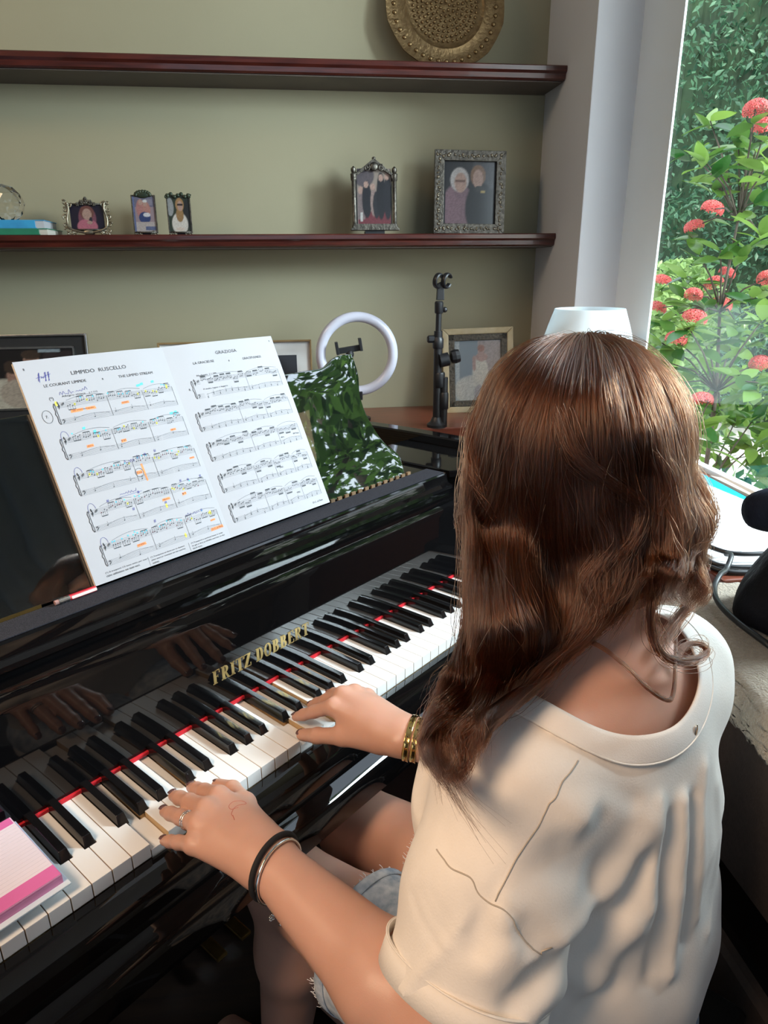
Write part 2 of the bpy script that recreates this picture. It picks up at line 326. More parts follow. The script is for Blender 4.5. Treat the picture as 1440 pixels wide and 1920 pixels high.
for x, y in ((-0.22, 0.12), (1.02, 0.12), (0.12, 1.32)):
    lg = MB().lathe([(0.035, 0.06), (0.040, 0.10), (0.034, 0.14), (0.050, 0.50), (0.062, 0.56), (0.062, 0.60)], (x, y, 0), 20).build('leg', M_lac, pn, smooth=0.6)
    MB().lathe([(0.012, 0.0), (0.022, 0.004), (0.024, 0.03), (0.016, 0.062)], (x, y, 0), 16).build('caster', M_brass, lg, smooth=0.6)
ly = MB().box(0.30, 0.335, 0.42, 0.455, 0.10, 0.60).box(0.465, 0.50, 0.42, 0.455, 0.10, 0.60).box(0.27, 0.53, 0.39, 0.48, 0.05, 0.105).build('pedal_lyre', M_lac2, pn, bevel=0.004)
for x in (0.34, 0.40, 0.46): MB().box(x-0.012, x+0.012, 0.28, 0.42, 0.065, 0.073).build('pedal', M_brass, ly, bevel=0.003)
# maker's name in gold serif capitals on the fallboard
def letter(ch, H):
    st = 0.23*H; sf = 0.07*H; polys = []; W_ = 0.62*H
    def bar(x0, z0, x1, z1): polys.append([(x0, z0), (x1, z0), (x1, z1), (x0, z1)])
    def stem(x, w=st): bar(x, 0, x+w, H); bar(x-0.07*H, 0, x+w+0.07*H, sf); bar(x-0.07*H, H-sf, x+w+0.07*H, H)
    def bowl(x, z0, z1, wd, thick, seg=12):
        zc = (z0+z1)/2; hz = (z1-z0)/2
        for k in range(seg):
            a0 = -math.pi/2+math.pi*k/seg; a1 = a0+math.pi/seg
            q = lambda a, s_: (x+(wd-s_*thick)*max(0, math.cos(a))**0.8, zc+(hz-s_*sf*1.1)*math.sin(a))
            polys.append([q(a0, 1), q(a0, 0), q(a1, 0), q(a1, 1)])
    if ch == 'I': stem(0.08*H); W_ = st+0.16*H
    elif ch == 'F': stem(0.08*H); bar(0.08*H, H-sf, 0.60*H, H); bar(0.53*H, 0.72*H, 0.60*H, H); bar(0.28*H, 0.48*H, 0.46*H, 0.55*H); bar(0.42*H, 0.40*H, 0.46*H, 0.63*H)
    elif ch == 'E': stem(0.08*H); bar(0.08*H, H-sf, 0.60*H, H); bar(0.53*H, 0.74*H, 0.60*H, H); bar(0.08*H, 0, 0.62*H, sf); bar(0.55*H, 0, 0.62*H, 0.27*H); bar(0.28*H, 0.48*H, 0.46*H, 0.55*H); bar(0.42*H, 0.40*H, 0.46*H, 0.63*H)
    elif ch == 'T': bar(0.22*H, 0, 0.22*H+st, H); bar(0.13*H, 0, 0.54*H, sf); bar(0, H-sf, 0.67*H, H); bar(0, 0.72*H, 0.06*H, H); bar(0.61*H, 0.72*H, 0.67*H, H)
    elif ch == 'Z': bar(0, H-sf, 0.60*H, H); bar(0, 0, 0.60*H, sf); bar(0, 0.74*H, 0.06*H, H); bar(0.54*H, 0, 0.60*H, 0.26*H); polys.append([(0, sf), (0.26*H, sf), (0.60*H, H-sf), (0.34*H, H-sf)])
    elif ch == 'D': stem(0.08*H); bowl(0.30*H, 0, H, 0.36*H, st*0.95); W_ = 0.68*H
    elif ch == 'O':
        for sg in (1, -1):
            n0 = len(polys); bowl(0.0, -0.01*H, 1.01*H, 0.33*H, st*0.9)
            for q in range(n0, len(polys)): polys[q] = [(0.34*H+sg*x, z) for x, z in polys[q]]
        W_ = 0.68*H
    elif ch == 'B': stem(0.08*H); bowl(0.30*H, 0.48*H, H, 0.28*H, st*0.9); bowl(0.30*H, 0, 0.54*H, 0.33*H, st*0.9); W_ = 0.66*H
    elif ch == 'R': stem(0.08*H); bowl(0.30*H, 0.46*H, H, 0.30*H, st*0.9); polys.append([(0.30*H, 0.50*H), (0.44*H, 0.50*H), (0.66*H, 0.03*H), (0.50*H, 0)]); bar(0.50*H, 0, 0.72*H, sf); W_ = 0.70*H
    return polys, W_
H = 0.0225; x = 0.0; parts = []
for ch in 'FRITZ DOBBERT':
    if ch == ' ': x += 0.34*H; continue
    p, wd = letter(ch, H); parts.append((ch, x, p)); x += wd+0.075*H
sc = (0.488-0.294)/x
mb = MB()
for ch, x, p in parts:
    for q in p: mb.add([(0.294+(x+a)*sc, 0.1427, 0.7775+b) for a, b in q], [tuple(range(len(q)))])
mb.build('maker_name', M_gold, pn)['label'] = 'gold serif lettering FRITZ DOBBERT'
# ================================================================== score on the music desk
def text_vf(txt, width=None, height=None):        # flat outline of a line of lettering, x from 0, y up
    c = bpy.data.curves.new('t', 'FONT'); c.body = txt; c.size = 1; c.resolution_u = 2
    o = bpy.data.objects.new('t', c); COL.objects.link(o); dg = bpy.context.evaluated_depsgraph_get(); me = o.evaluated_get(dg).to_mesh()
    V = np.array([v.co[:2] for v in me.vertices]); F = [tuple(p.vertices) for p in me.polygons]
    bpy.data.objects.remove(o); bpy.data.curves.remove(c)
    V -= V.min(0); e = V.max(0)
    sy = (height or width/e[0]*e[1])/e[1]; sx = (width/e[0]) if width else sy
    return V*np.array([sx, sy]), F
bk = thing('music_book', 'open music book with two white pages of piano studies on the black desk', 'book', PM @ DM @ T(0, -0.0004, 0.0028))
def yp(x): return -0.0075 - 0.0035*min(1, abs(x)/0.05) + 0.0025*max(0, abs(x)-0.15)/0.07
class Print:                                       # ink on the page, in page metres
    def __init__(s): s.mb = MB()
    def poly(s, p): s.mb.add([(x, yp(x)-0.00035, z) for x, z in p], [tuple(range(len(p)))])
    def line(s, a, b, w=0.00018):
        d = Vector((b[0]-a[0], b[1]-a[1])); 
        if d.length < 1e-7: return
        q = Vector((-d.y, d.x)).normalized()*w
        n = max(1, int(abs(d.x)/0.03))
        for k in range(n):
            p0 = (a[0]+d.x*k/n, a[1]+d.y*k/n); p1 = (a[0]+d.x*(k+1)/n, a[1]+d.y*(k+1)/n)
            s.poly([(p0[0]-q.x, p0[1]-q.y), (p1[0]-q.x, p1[1]-q.y), (p1[0]+q.x, p1[1]+q.y), (p0[0]+q.x, p0[1]+q.y)])
    def path(s, pts, w=0.0002):
        for a, b in zip(pts[:-1], pts[1:]): s.line(a, b, w)
    def dot(s, x, z, rx, rz=None, n=8, tilt=0.3):
        rz = rz or rx; s.poly([(x+rx*math.cos(2*math.pi*k/n), z+rz*math.sin(2*math.pi*k/n)+tilt*rx*math.cos(2*math.pi*k/n)*0.5) for k in range(n)])
    def text(s, t, x, z, width, height=None):
        V, F = text_vf(t, width, height); s.mb.add([(x+v[0], yp(x+v[0])-0.00035, z+v[1]) for v in V], F)
    def arc(s, x0, x1, z0, z1, h, w=0.0002):
        s.path([(x0+(x1-x0)*k/10, z0+(z1-z0)*k/10+h*math.sin(math.pi*k/10)) for k in range(11)], w)
for sg, x1 in ((-1, 0.222), (1, 0.218)):           # the two halves of the book
    for nm, inset, y0 in (('page_block', 0.0012, 0.0004), ('top_page', 0, None)):
        V = []; F = []; nx = 16
        for k in range(nx+1):
            x = sg*(x1-inset)*k/nx; z0, z1 = 0.001+inset*0.4, 0.3105-inset*0.5
            a = yp(x) + (0.0004 if y0 else 0); b = -0.0006 if y0 else yp(x)+0.0004
            V += [(x, a, z0), (x, a, z1), (x, b, z1), (x, b, z0)]
        for k in range(nx):
            for j in range(4): F.append((4*k+j, 4*k+(j+1) % 4, 4*k+4+(j+1) % 4, 4*k+4+j))
        F += [(0, 1, 2, 3), (4*nx, 4*nx+1, 4*nx+2, 4*nx+3)]
        o = MB().add(V, F).build(nm, M_paper if nm == 'top_page' else mat('page_edges', (0.66, 0.58, 0.48), 0.8, noise=(300, (0.58, 0.50, 0.40))), bk, smooth=0.5)
SP = 0.00165
def system(P, x0, x1, zt, seed, bars, colour=None, lowbeam=False):
    r = random.Random(seed); zl = zt-0.0225
    for zz in (zt, zl):
        for k in range(5): P.line((x0, zz-k*SP), (x1, zz-k*SP), 0.00009)
    P.line((x0, zt), (x0, zl-4*SP), 0.0003)
    P.path([(x0-0.001, zt), (x0-0.0024, zt-0.004), (x0-0.0018, zt-0.011), (x0-0.0032, (zt+zl-4*SP)/2), (x0-0.0018, zl+0.004), (x0-0.0024, zl-0.003), (x0-0.001, zl-4*SP)], 0.00045)
    # clefs
    P.path([(x0+0.004, zt-0.0085), (x0+0.0052, zt-0.001), (x0+0.0042, zt+0.0022), (x0+0.0034, zt), (x0+0.0058, zt-0.0035), (x0+0.0048, zt-0.0062), (x0+0.003, zt-0.0048), (x0+0.0042, zt-0.0035)], 0.00032)
    P.path([(x0+0.003, zl-0.0055), (x0+0.0055, zl-0.003), (x0+0.005, zl-0.0006), (x0+0.003, zl-0.001), (x0+0.0034, zl-0.002)], 0.0004); P.dot(x0+0.0068, zl-0.001, 0.0003); P.dot(x0+0.0068, zl-0.0025, 0.0003)
    for k in range(2): P.text('#', x0+0.0082+k*0.0018, zt-0.0045+k*0.0012, None, 0.0034)
    xs = [x0+0.0135+(x1-x0-0.0135)*b for b in bars]; marks = []
    for b0, b1 in zip([x0+0.0135]+xs[:-1], xs):
        for zz in (zt, zl): P.line((b1, zt), (b1, zl-4*SP), 0.00018)
        n = max(2, int((b1-b0)/0.0125)); step = (b1-b0-0.004)/n
        for g in range(n):
            xg = b0+0.003+g*step; zb = zt-SP*r.uniform(-0.5, 3.2); up = r.random() < 0.6; hd = []
            for k in range(4 if colour else 5):
                xx = xg+k*step/(4.3 if colour else 5.5); zz = zb+SP*0.5*r.randint(-2, 2); hd.append((xx, zz)); P.dot(xx, zz, 0.00085, 0.00062)
            bz = max(h[1] for h in hd)+0.0052 if up else min(h[1] for h in hd)-0.0052; o = 0.0007 if up else -0.0007
            for h in hd: P.line((h[0]+o, h[1]), (h[0]+o, bz), 0.00012)
            P.line((hd[0][0]+o, bz), (hd[-1][0]+o, bz), 0.0005)
            if not colour: P.line((hd[0][0]+o, bz-0.0012), (hd[-1][0]+o, bz-0.0012), 0.0004)
            marks.append(hd)
            if g % 2 == 0 or not colour:
                lx = xg+step*0.2; lz = zl-SP*r.uniform(0, 3.6); P.dot(lx, lz, 0.00085, 0.00062); P.line((lx+0.0007, lz), (lx+0.0007, lz+0.0052), 0.00012)
                if not colour: P.dot(lx, lz-SP, 0.00085, 0.00062)
        P.arc(b0+0.003, b1-0.002, zt+0.002, zt+0.003, 0.004, 0.00015)
        P.arc(b0+0.004, b1-0.004, zl-0.002, zl-0.001, 0.003, 0.00013)
    return marks
mk = lambda n, c: mat(n, c, 0.7, noise=(60, tuple(v*0.9 for v in c)))
PL, PR, HW = Print(), Print(), Print(); CY, RD, OR, YE = Print(), Print(), Print(), Print()
PL.text('8', -0.2125, 0.2975, None, 0.0032)
PL.text('LIMPIDO  RUSCELLO', -0.1530, 0.2840, 0.082, 0.0052)
PL.text('LE COURANT LIMPIDE', -0.1942, 0.2720, 0.0580, 0.0038); PL.text('8', -0.1130, 0.2715, None, 0.0028); PL.text('THE LIMPID STREAM', -0.0880, 0.2712, 0.0560, 0.0038)
PL.text('Allegro vivace', -0.1765, 0.2548, 0.0330, 0.0030); PL.text('J = 112', -0.1385, 0.2550, 0.0125, 0.0028); PL.text('(*)', -0.1935, 0.2524, 0.0055)
PL.text('7.', -0.2060, 0.2308, None, 0.0036); PL.path([(-0.2038+0.0065*math.cos(k*0.35), 0.2325+0.0088*math.sin(k*0.35)) for k in range(19)], 0.00022)
tops = [0.2485, 0.2005, 0.1495, 0.0985, 0.0500]; allm = []
for k, (zt, bars) in enumerate(zip(tops, [(0.36, 0.69, 1), (0.33, 0.66, 1), (0.4, 0.585, 1), (0.30, 0.64, 1), (0.34, 0.66, 1)])):
    allm.append(system(PL, -0.1975 if k else -0.1895, -0.0082, zt, 20+k, bars, True))
r = random.Random(5)
for k, ms in enumerate(allm):
    for hd in ms:
        for x, z in hd:
            u = r.random()
            if u < (0.18 if k < 2 else 0.30): CY.dot(x, z+0.0045, 0.0012)
            elif k >= 2 and u < 0.55: RD.dot(x, z, 0.00095, 0.0008)
            elif u > 0.93: YE.dot(x, z, 0.0014, 0.0018)
for x, z, w_ in ((-0.066, 0.2545, 0.006), (-0.0595, 0.256, 0.005), (-0.0405, 0.2575, 0.005), (-0.165, 0.207, 0.004), (-0.028, 0.206, 0.006), (-0.020, 0.207, 0.005), (-0.152, 0.200, 0.004)): CY.poly([(x, z), (x+w_, z+0.0008), (x+w_, z+0.0042), (x, z+0.0034)])
def hl(P, x, z, w_, h): P.poly([(x, z), (x+w_, z+h*0.15), (x+w_*0.97, z+h), (x+w_*0.02, z+h*0.9)])
for x, z, w_, h, t in ((-0.172, 0.2325, 0.036, 0.0048, 'pp mormorando'), (-0.0975, 0.2330, 0.012, 0.0040, 'cresc.'), (-0.1680, 0.1815, 0.010, 0.0044, 'dim.'), (-0.118, 0.1790, 0.008, 0.0050, 'pp'), (-0.0370, 0.1815, 0.010, 0.0036, 'dim.'), (-0.0220, 0.1340, 0.009, 0.0032, 'cresc.'),
                       (-0.0900, 0.0835, 0.013, 0.0044, 'dim.'), (-0.0560, 0.0840, 0.007, 0.0046, 'p'), (-0.1500, 0.0320, 0.014, 0.0046, 'cresc.'), (-0.0250, 0.0345, 0.009, 0.0032, 'rit.'), (-0.0300, 0.0200, 0.024, 0.0052, 'D.C. al Fine')):
    hl(OR, x, z, w_, h); PL.text(t, x+w_*0.08, z+h*0.3, w_*0.84, h*0.5)
OR.poly([(-0.1020, 0.1180), (-0.0995, 0.1185), (-0.1000, 0.1440), (-0.1030, 0.1440)]); hl(OR, -0.1130, 0.1300, 0.009, 0.0055); PL.text('Fine', -0.1122, 0.1312, 0.0075, 0.003)
PL.path([(-0.1088+0.0062*math.cos(q*0.35), 0.1325+0.0062*math.sin(q*0.35)) for q in range(19)], 0.0002)
for x, z in ((-0.1870, 0.2480), (-0.0740, 0.0270), (-0.0205, 0.0480), (-0.0865, 0.0765), (-0.0170, 0.2495)): YE.dot(x, z, 0.0018, 0.0036)
for col_, zt in ((0, 0), (1, 0), (2, 0)):
    tx = ['(*) Si trasporti 1/2 tono sotto per eser-', 'cizio utilissimo sui tasti neri.'], ['(*) Transposez un demi-ton en dessous', 'pour exercer vivement sur les touches', 'noires.'], ['(*) Transpose a semitone lower in order', 'to get a very profitable exercise on the', 'black keys.']
    for j, t in enumerate(tx[col_]): PL.text(t, (-0.2045, -0.1375, -0.0705)[col_], 0.0115-0.0042*j, (0.061, 0.060, 0.061)[col_]*len(t)/40.0, 0.0028)
for x in (-0.1415, -0.0745): PL.line((x, 0.0015), (x, 0.0150), 0.00015)
# pen notes by hand
HW.path([(-0.1985, 0.281), (-0.196, 0.290), (-0.1945, 0.2925), (-0.1955, 0.2875), (-0.1975, 0.2795)], 0.0003); HW.path([(-0.2005, 0.2855), (-0.192, 0.2872)], 0.00025)
HW.path([(-0.194, 0.2845), (-0.1925, 0.2865), (-0.191, 0.2845), (-0.1895, 0.2865)], 0.0003)
for dx in (0, 0.0042): HW.path([(-0.1885+dx, 0.2805), (-0.1875+dx, 0.2915), (-0.1860+dx, 0.2925), (-0.1868+dx, 0.2875), (-0.1895+dx, 0.2800)], 0.0003)
HW.path([(-0.191, 0.2868), (-0.180, 0.2892)], 0.00025)
def scrawl(x0, z0, w_, h, seed, n=16, wd=0.0002):
    q = random.Random(seed); HW.path([tuple(p) for p in catmull([(x0+w_*k/n, z0+h*(0.15+0.8*q.random() if k % 2 else 0.2*q.random())) for k in range(n+1)], n*4)], wd)
scrawl(-0.1785, 0.2585, 0.020, 0.0075, 3, 10); scrawl(-0.156, 0.2600, 0.017, 0.0070, 4, 8); scrawl(-0.1255, 0.1490, 0.016, 0.006, 6, 10); scrawl(-0.1050, 0.1510, 0.005, 0.007, 8, 3); scrawl(-0.1480, 0.1080, 0.026, 0.0058, 7, 13); scrawl(-0.0640, 0.0530, 0.026, 0.0050, 9, 14)
HW.line((-0.1500, 0.1055), (-0.1150, 0.1065), 0.00018)
for x, z in ((-0.169, 0.103), (-0.1225, 0.104), (-0.0530, 0.104), (-0.0400, 0.103), (-0.0170, 0.104), (-0.0760, 0.156), (-0.093, 0.154), (-0.1140, 0.058), (-0.036, 0.0535), (-0.088, 0.079), (-0.138, 0.083)): HW.mb.add([(x+v[0], yp(x)-0.00035, z+v[1]) for v in text_vf('#', None, 0.0042)[0]], text_vf('#', None, 0.0042)[1])
for zt in tops[1:]: HW.path([(-0.1915+0.0052*math.cos(k*0.35), zt+0.0010+0.0085*math.sin(k*0.35)) for k in range(11)], 0.0002)
PR.text('9', 0.2085, 0.3000, None, 0.0032); PR.text('GRAZIOSA', 0.0895, 0.2890, 0.0425, 0.0052); PR.text('LA GRACIEUSE', 0.0420, 0.2768, 0.0395, 0.0038); PR.text('8', 0.1095, 0.2745, None, 0.0028); PR.text('GRACEFULNESS', 0.1385, 0.2745, 0.0405, 0.0038)
PR.text('Moderato', 0.0405, 0.2568, 0.0200, 0.0030); PR.text('J = 100', 0.0635, 0.2570, 0.0140, 0.0028); PR.text('8.', 0.0190, 0.2370, None, 0.0034); PR.text('P molto legato e leggero', 0.0440, 0.2340, 0.0470, 0.0028)
PR.text('D.C. al Fine', 0.1790, 0.0085, 0.0240, 0.0030); PR.text('PP Fine', 0.1900, 0.1330, 0.0130, 0.0028); PR.text('dim.', 0.1600, 0.1320, 0.0080, 0.0028)
for x, z in ((0.135, 0.083), (0.152, 0.034)): PR.text('cresc.', x, z, 0.0085, 0.0026)
for k, (zt, bars) in enumerate(zip([0.2515, 0.2000, 0.1510, 0.0990, 0.0500], [(0.55, 1), (0.38, 0.68, 1), (0.40, 0.72, 1), (0.31, 0.55, 0.78, 1), (0.32, 0.56, 0.77, 1)])):
    system(PR, 0.0285 if k == 0 else 0.0165, 0.2060, zt, 60+k, bars, False)
for P_, m_, lb in ((PL, M_ink, 'black print: studies 7, titles LIMPIDO RUSCELLO and footnotes'), (PR, M_ink, 'black print: study 8, title GRAZIOSA'), (HW, mk('blue_pen_ink', (0.05, 0.05, 0.30)), 'blue pen handwriting'), (CY, mk('cyan_marker', (0.10, 0.55, 0.75)), 'cyan marker dots'), (RD, mk('red_marker', (0.65, 0.02, 0.05)), 'red marker dots'), (OR, mk('orange_marker', (0.95, 0.30, 0.10)), 'orange marker strokes'), (YE, mk('yellow_marker', (0.85, 0.80, 0.10)), 'yellow marker dots')):
    o = P_.mb.build('print', m_, bk); o.name = {'black print': 'printed_music', 'blue pen han': 'handwriting'}.get(lb[:11], 'marker_strokes' if 'marker' in lb else 'handwriting'); o['label'] = lb
    if 'marker' in lb or 'pen' in lb: o['kind'] = 'stuff'
    if P_ in (OR, CY, YE, RD): 
        for v in o.data.vertices: v.co.y += 0.00012
# pencil stub
pc = thing('pencil', 'short red and white pencil lying on the felt by the music book', 'pencil', PM @ T(0.126, 0.2145, 0.9553))
hx = lambda x0, x1, r_, n_=6: [(x0, r_*math.cos(k*2*math.pi/n_), r_*math.sin(k*2*math.pi/n_)) for k in range(n_)] + [(x1, r_*math.cos(k*2*math.pi/n_), r_*math.sin(k*2*math.pi/n_)) for k in range(n_)]
hf = lambda n_: [tuple(range(n_)), tuple(range(n_, 2*n_))] + [(k, (k+1) % n_, n_+(k+1) % n_, n_+k) for k in range(n_)]
MB().add(hx(0.018, 0.0535, 0.0036), hf(6)).build('shaft', mat('red_pencil_paint', (0.60, 0.02, 0.04), 0.35, noise=(50, (0.55, 0.02, 0.035))), pc)
MB().add([(0.020, -0.0039, -0.0012), (0.0535, -0.0039, -0.0012), (0.0535, -0.0030, 0.0022), (0.020, -0.0030, 0.0022)], [(0, 1, 2, 3)]).build('white_stripe', mat('white_pencil_paint', (0.75, 0.70, 0.64), 0.4, noise=(50, (0.7, 0.66, 0.6))), pc)
fe = MB()
for k in range(6): fe.add(hx(0.004+k*0.0024, 0.0058+k*0.0024, 0.0039 if k % 2 else 0.0036, 12), hf(12))
fe.add(hx(0.004, 0.0182, 0.0034, 12), hf(12)); fe.build('ferrule', M_chrome, pc)
MB().add(hx(-0.001, 0.0045, 0.0031, 12), hf(12)).build('eraser', mat('worn_eraser', (0.40, 0.22, 0.20), 0.8, noise=(90, (0.3, 0.16, 0.14))), pc)
# notebook on the low keys
nb = thing('notebook', 'pink edged notebook with lined pages lying on the lowest keys', 'notebook', PM @ T(0, 0, 0.7425))
M_pink = mat('pink_page_band', (0.72, 0.16, 0.42), 0.5, noise=(8, (0.66, 0.14, 0.38)))
MB().box(-0.205, 0.0055, 0.004, 0.1375, 0, 0.002).build('cover', mat('pale_blue_cover', (0.72, 0.80, 0.86), 0.4, noise=(25, (0.60, 0.74, 0.84))), nb, bevel=0.0006)
pb = MB().box(-0.205, 0.0005, 0.011, 0.1345, 0.002, 0.0125).build('page_block', mat('notebook_edges', (0.62, 0.16, 0.38), 0.7, noise=(1.0, (0.74, 0.34, 0.52)), stretch=(1, 1, 900)), nb)
MB().box(-0.205, 0.0, 0.0115, 0.1345, 0.0125, 0.0132).build('top_page', mat('lilac_page', (0.78, 0.70, 0.78), 0.7, noise=(6, (0.76, 0.68, 0.77))), nb)
MB().box(-0.205, 0.0, 0.0115, 0.030, 0.0132, 0.0134).build('pink_band', M_pink, nb)
MB().box(-0.205, -0.001, 0.122, 0.1345, 0.0132, 0.0134).build('pink_band', M_pink, nb)
ln = MB()
for k in range(16): ln.box(-0.205, -0.002, 0.0342+k*0.0056, 0.0344+k*0.0056, 0.0132, 0.01328)
ln.build('ruled_lines', mat('grey_rule', (0.45, 0.40, 0.48), 0.7, noise=(20, (0.5, 0.44, 0.5))), nb)
# ================================================================== pictures: little painted grids
def photo(w_, h_, shapes, nx=44, ny=56):
    u, v = np.meshgrid(np.linspace(0, 1, nx), np.linspace(0, 1, ny)); c = np.zeros((ny, nx, 3)); c[:] = shapes[0]
    nz = R.rand(ny, nx, 1)
    for s in shapes[1:]:
        k, cx, cy, rx, ry, col = s[:6]
        if k == 'e': d = ((u-cx)/rx)**2 + ((v-cy)/ry)**2; a = np.clip((1.15-d)*4, 0, 1)
        else: a = ((abs(u-cx) < rx) & (abs(v-cy) < ry)).astype(float)
        a = a[..., None]; c = c*(1-a) + a*np.array(col)*(0.82+0.36*nz)
    V = np.stack([(u-0.5)*w_, np.zeros_like(u), v*h_], -1).reshape(-1, 3); i = np.arange((ny-1)*nx).reshape(ny-1, nx)[:, :-1].ravel()
    return V, np.stack([i, i+1, i+nx+1, i+nx], 1), 0.72*c.reshape(-1, 3)
SK = (0.42, 0.27, 0.22); SK2 = (0.34, 0.19, 0.14)
def add_photo(parent, w_, h_, z, shapes, y=-0.001, name='photo', **k):
    V, F, c = photo(w_, h_, shapes, **k); V[:, 2] += z; V[:, 1] += y
    return mesh_np(name, V, F, M_photo, parent, False, c)
def ring_frame(parent, w_, h_, b, d, mt, name='frame', z0=0, bev=0.002):      # mitred frame of four sides
    for nm, p in (('frame_side', [(-w_/2, z0), (-w_/2+b, z0+b), (-w_/2+b, z0+h_-b), (-w_/2, z0+h_)]), ('frame_side', [(w_/2, z0), (w_/2, z0+h_), (w_/2-b, z0+h_-b), (w_/2-b, z0+b)]),
                  ('frame_top', [(-w_/2, z0+h_), (-w_/2+b, z0+h_-b), (w_/2-b, z0+h_-b), (w_/2, z0+h_)]), ('frame_base', [(-w_/2, z0), (w_/2, z0), (w_/2-b, z0+b), (-w_/2+b, z0+b)])):
        MB().prism(p, -d, 0.002, 'y').build(nm, mt, parent, bevel=bev)
def spiral(cx, cz, r0, turns, a0, sg=1, n=22, y=-0.004): return [(cx+r0*(1-0.8*k/n)*math.cos(a0+sg*turns*2*math.pi*k/n), y, cz+r0*(1-0.8*k/n)*math.sin(a0+sg*turns*2*math.pi*k/n)) for k in range(n+1)]
SZ = 1.4452
def backing(p, w_, h_, z=0, leg=0.04, lean=True):
    MB().box(-w_/2, w_/2, 0.0, 0.004, z, z+h_).build('back_board', M_black, p)
    if lean: MB().box(-0.012, 0.012, 0.004, leg, 0.0, 0.006).add([(-0.008, 0.004, h_*0.7), (0.008, 0.004, h_*0.7), (0.008, leg, 0), (-0.008, leg, 0)], [(0, 1, 2, 3)]).build('easel_back', M_black, p)
# --- scrolled silver frame, singer with a microphone
p = thing('photo_frame', 'small wide silver frame with curly scrolls, photo of a singing child', 'photo frame', T(-0.312, 1.69, SZ) @ Rx(-6))
backing(p, 0.085, 0.068, 0.014)
add_photo(p, 0.094, 0.068, 0.017, [(0.012, 0.010, 0.025), ('e', .5, .45, .26, .48, (0.20, 0.07, 0.10)), ('e', .48, .12, .30, .30, (0.45, 0.14, 0.19)), ('e', .5, .68, .21, .28, (0.16, 0.06, 0.05)), ('e', .5, .61, .135, .23, SK), ('e', .60, .36, .05, .14, (0.03, 0.03, 0.04)), ('e', .56, .28, .08, .07, SK)])
for sg in (-1, 1):
    mb = MB()
    mb.tube([tuple(q) for q in catmull([(sg*0.005, -0.004, 0.008), (sg*0.03, -0.006, 0.012), (sg*0.052, -0.006, 0.022), (sg*0.056, -0.005, 0.045), (sg*0.050, -0.005, 0.070), (sg*0.052, -0.005, 0.090)], 30)], 0.0032, 8)
    for c in ((0.050, 0.084, 0.010, 1.3, 0.5), (0.060, 0.090, 0.007, 1.2, 2.2), (0.060, 0.052, 0.008, 1.2, 4.0), (0.062, 0.030, 0.008, 1.2, 0.3), (0.058, 0.014, 0.008, 1.1, 3.0), (0.034, 0.010, 0.007, 1.1, 5.0), (0.048, 0.008, 0.006, 1.2, 1.5), (0.060, 0.070, 0.007, 1.2, 2.0)):
        mb.tube(spiral(sg*c[0], c[1], c[2], c[3], c[4], sg), [0.0024-0.0012*k/22 for k in range(23)], 6)
    mb.tube([(sg*0.056, -0.004, 0.008), (sg*0.060, -0.002, 0.0)], 0.0028, 8)
    mb.build('scroll_work', M_silver, p, smooth=True)
mb = MB()
for x, z, r_ in ((0, 0.094, 0.009), (-0.012, 0.090, 0.008), (0.012, 0.090, 0.008), (-0.023, 0.085, 0.006), (0.023, 0.085, 0.006), (0, 0.101, 0.005)):
    for k in range(6): mb.ell((x+r_*0.6*math.cos(k*1.047), -0.004, z+r_*0.6*math.sin(k*1.047)), (r_*0.42, 0.003, r_*0.42), 8, 6)
    mb.ell((x, -0.006, z), (r_*0.4, 0.003, r_*0.4), 8, 6)
mb.tube([(-0.048, -0.003, 0.086), (0.048, -0.003, 0.086)], 0.0022, 6); mb.tube([(-0.048, -0.003, 0.0165), (0.048, -0.003, 0.0165)], 0.0022, 6)
mb.build('flower_crest', M_pewter, p, smooth=True)['kind'] = 'stuff'
MB().ell((0, -0.005, 0.009), (0.016, 0.004, 0.007)).build('foot_ornament', M_silver, p, smooth=True)
# --- two little upright frames
def little(x, lb, shapes, kind):
    p = thing('photo_frame', lb, 'photo frame', T(x, 1.69, SZ) @ Rx(-5)); backing(p, 0.060, 0.100, 0.006, 0.035)
    add_photo(p, 0.063, 0.098, 0.010, shapes)
    ring_frame(p, 0.069, 0.104, 0.0035, 0.004, M_pewter, z0=0.007, bev=0.001)
    mb = MB()
    if kind == 0:
        for k in range(9): a = math.pi*k/8; mb.ell((0.020*math.cos(a), -0.002, 0.111+0.009*math.sin(a)), (0.0058, 0.004, 0.0055), 8, 6)
        mb.ell((0, -0.002, 0.112), (0.020, 0.004, 0.010))
    else:
        for k in range(7): mb.ell((-0.030+k*0.010, -0.003, 0.110+0.004*math.sin(k*2.1)), (0.0062, 0.004, 0.0055), 8, 6)
        for sg in (-1, 1): mb.tube(spiral(sg*0.033, 0.107, 0.006, 1.2, 0.5, sg), 0.0018, 6)
    mb.build('leaf_crest', mat('dark_green_bronze', (0.03, 0.045, 0.03), 0.45, 0.6, noise=(90, (0.06, 0.07, 0.045))), p, smooth=True)
    mb = MB()
    for sg in (-1, 1): mb.tube(spiral(sg*0.022, 0.006, 0.006, 1.1, 1.0, sg), 0.0018, 6); mb.tube([(sg*0.028, -0.003, 0.008), (sg*0.033, -0.004, 0.0012)], 0.0022, 6)
    mb.tube([(-0.03, -0.004, 0.0085), (0.03, -0.004, 0.0085)], 0.0022, 6); mb.build('scroll_feet', M_pewter, p, smooth=True)
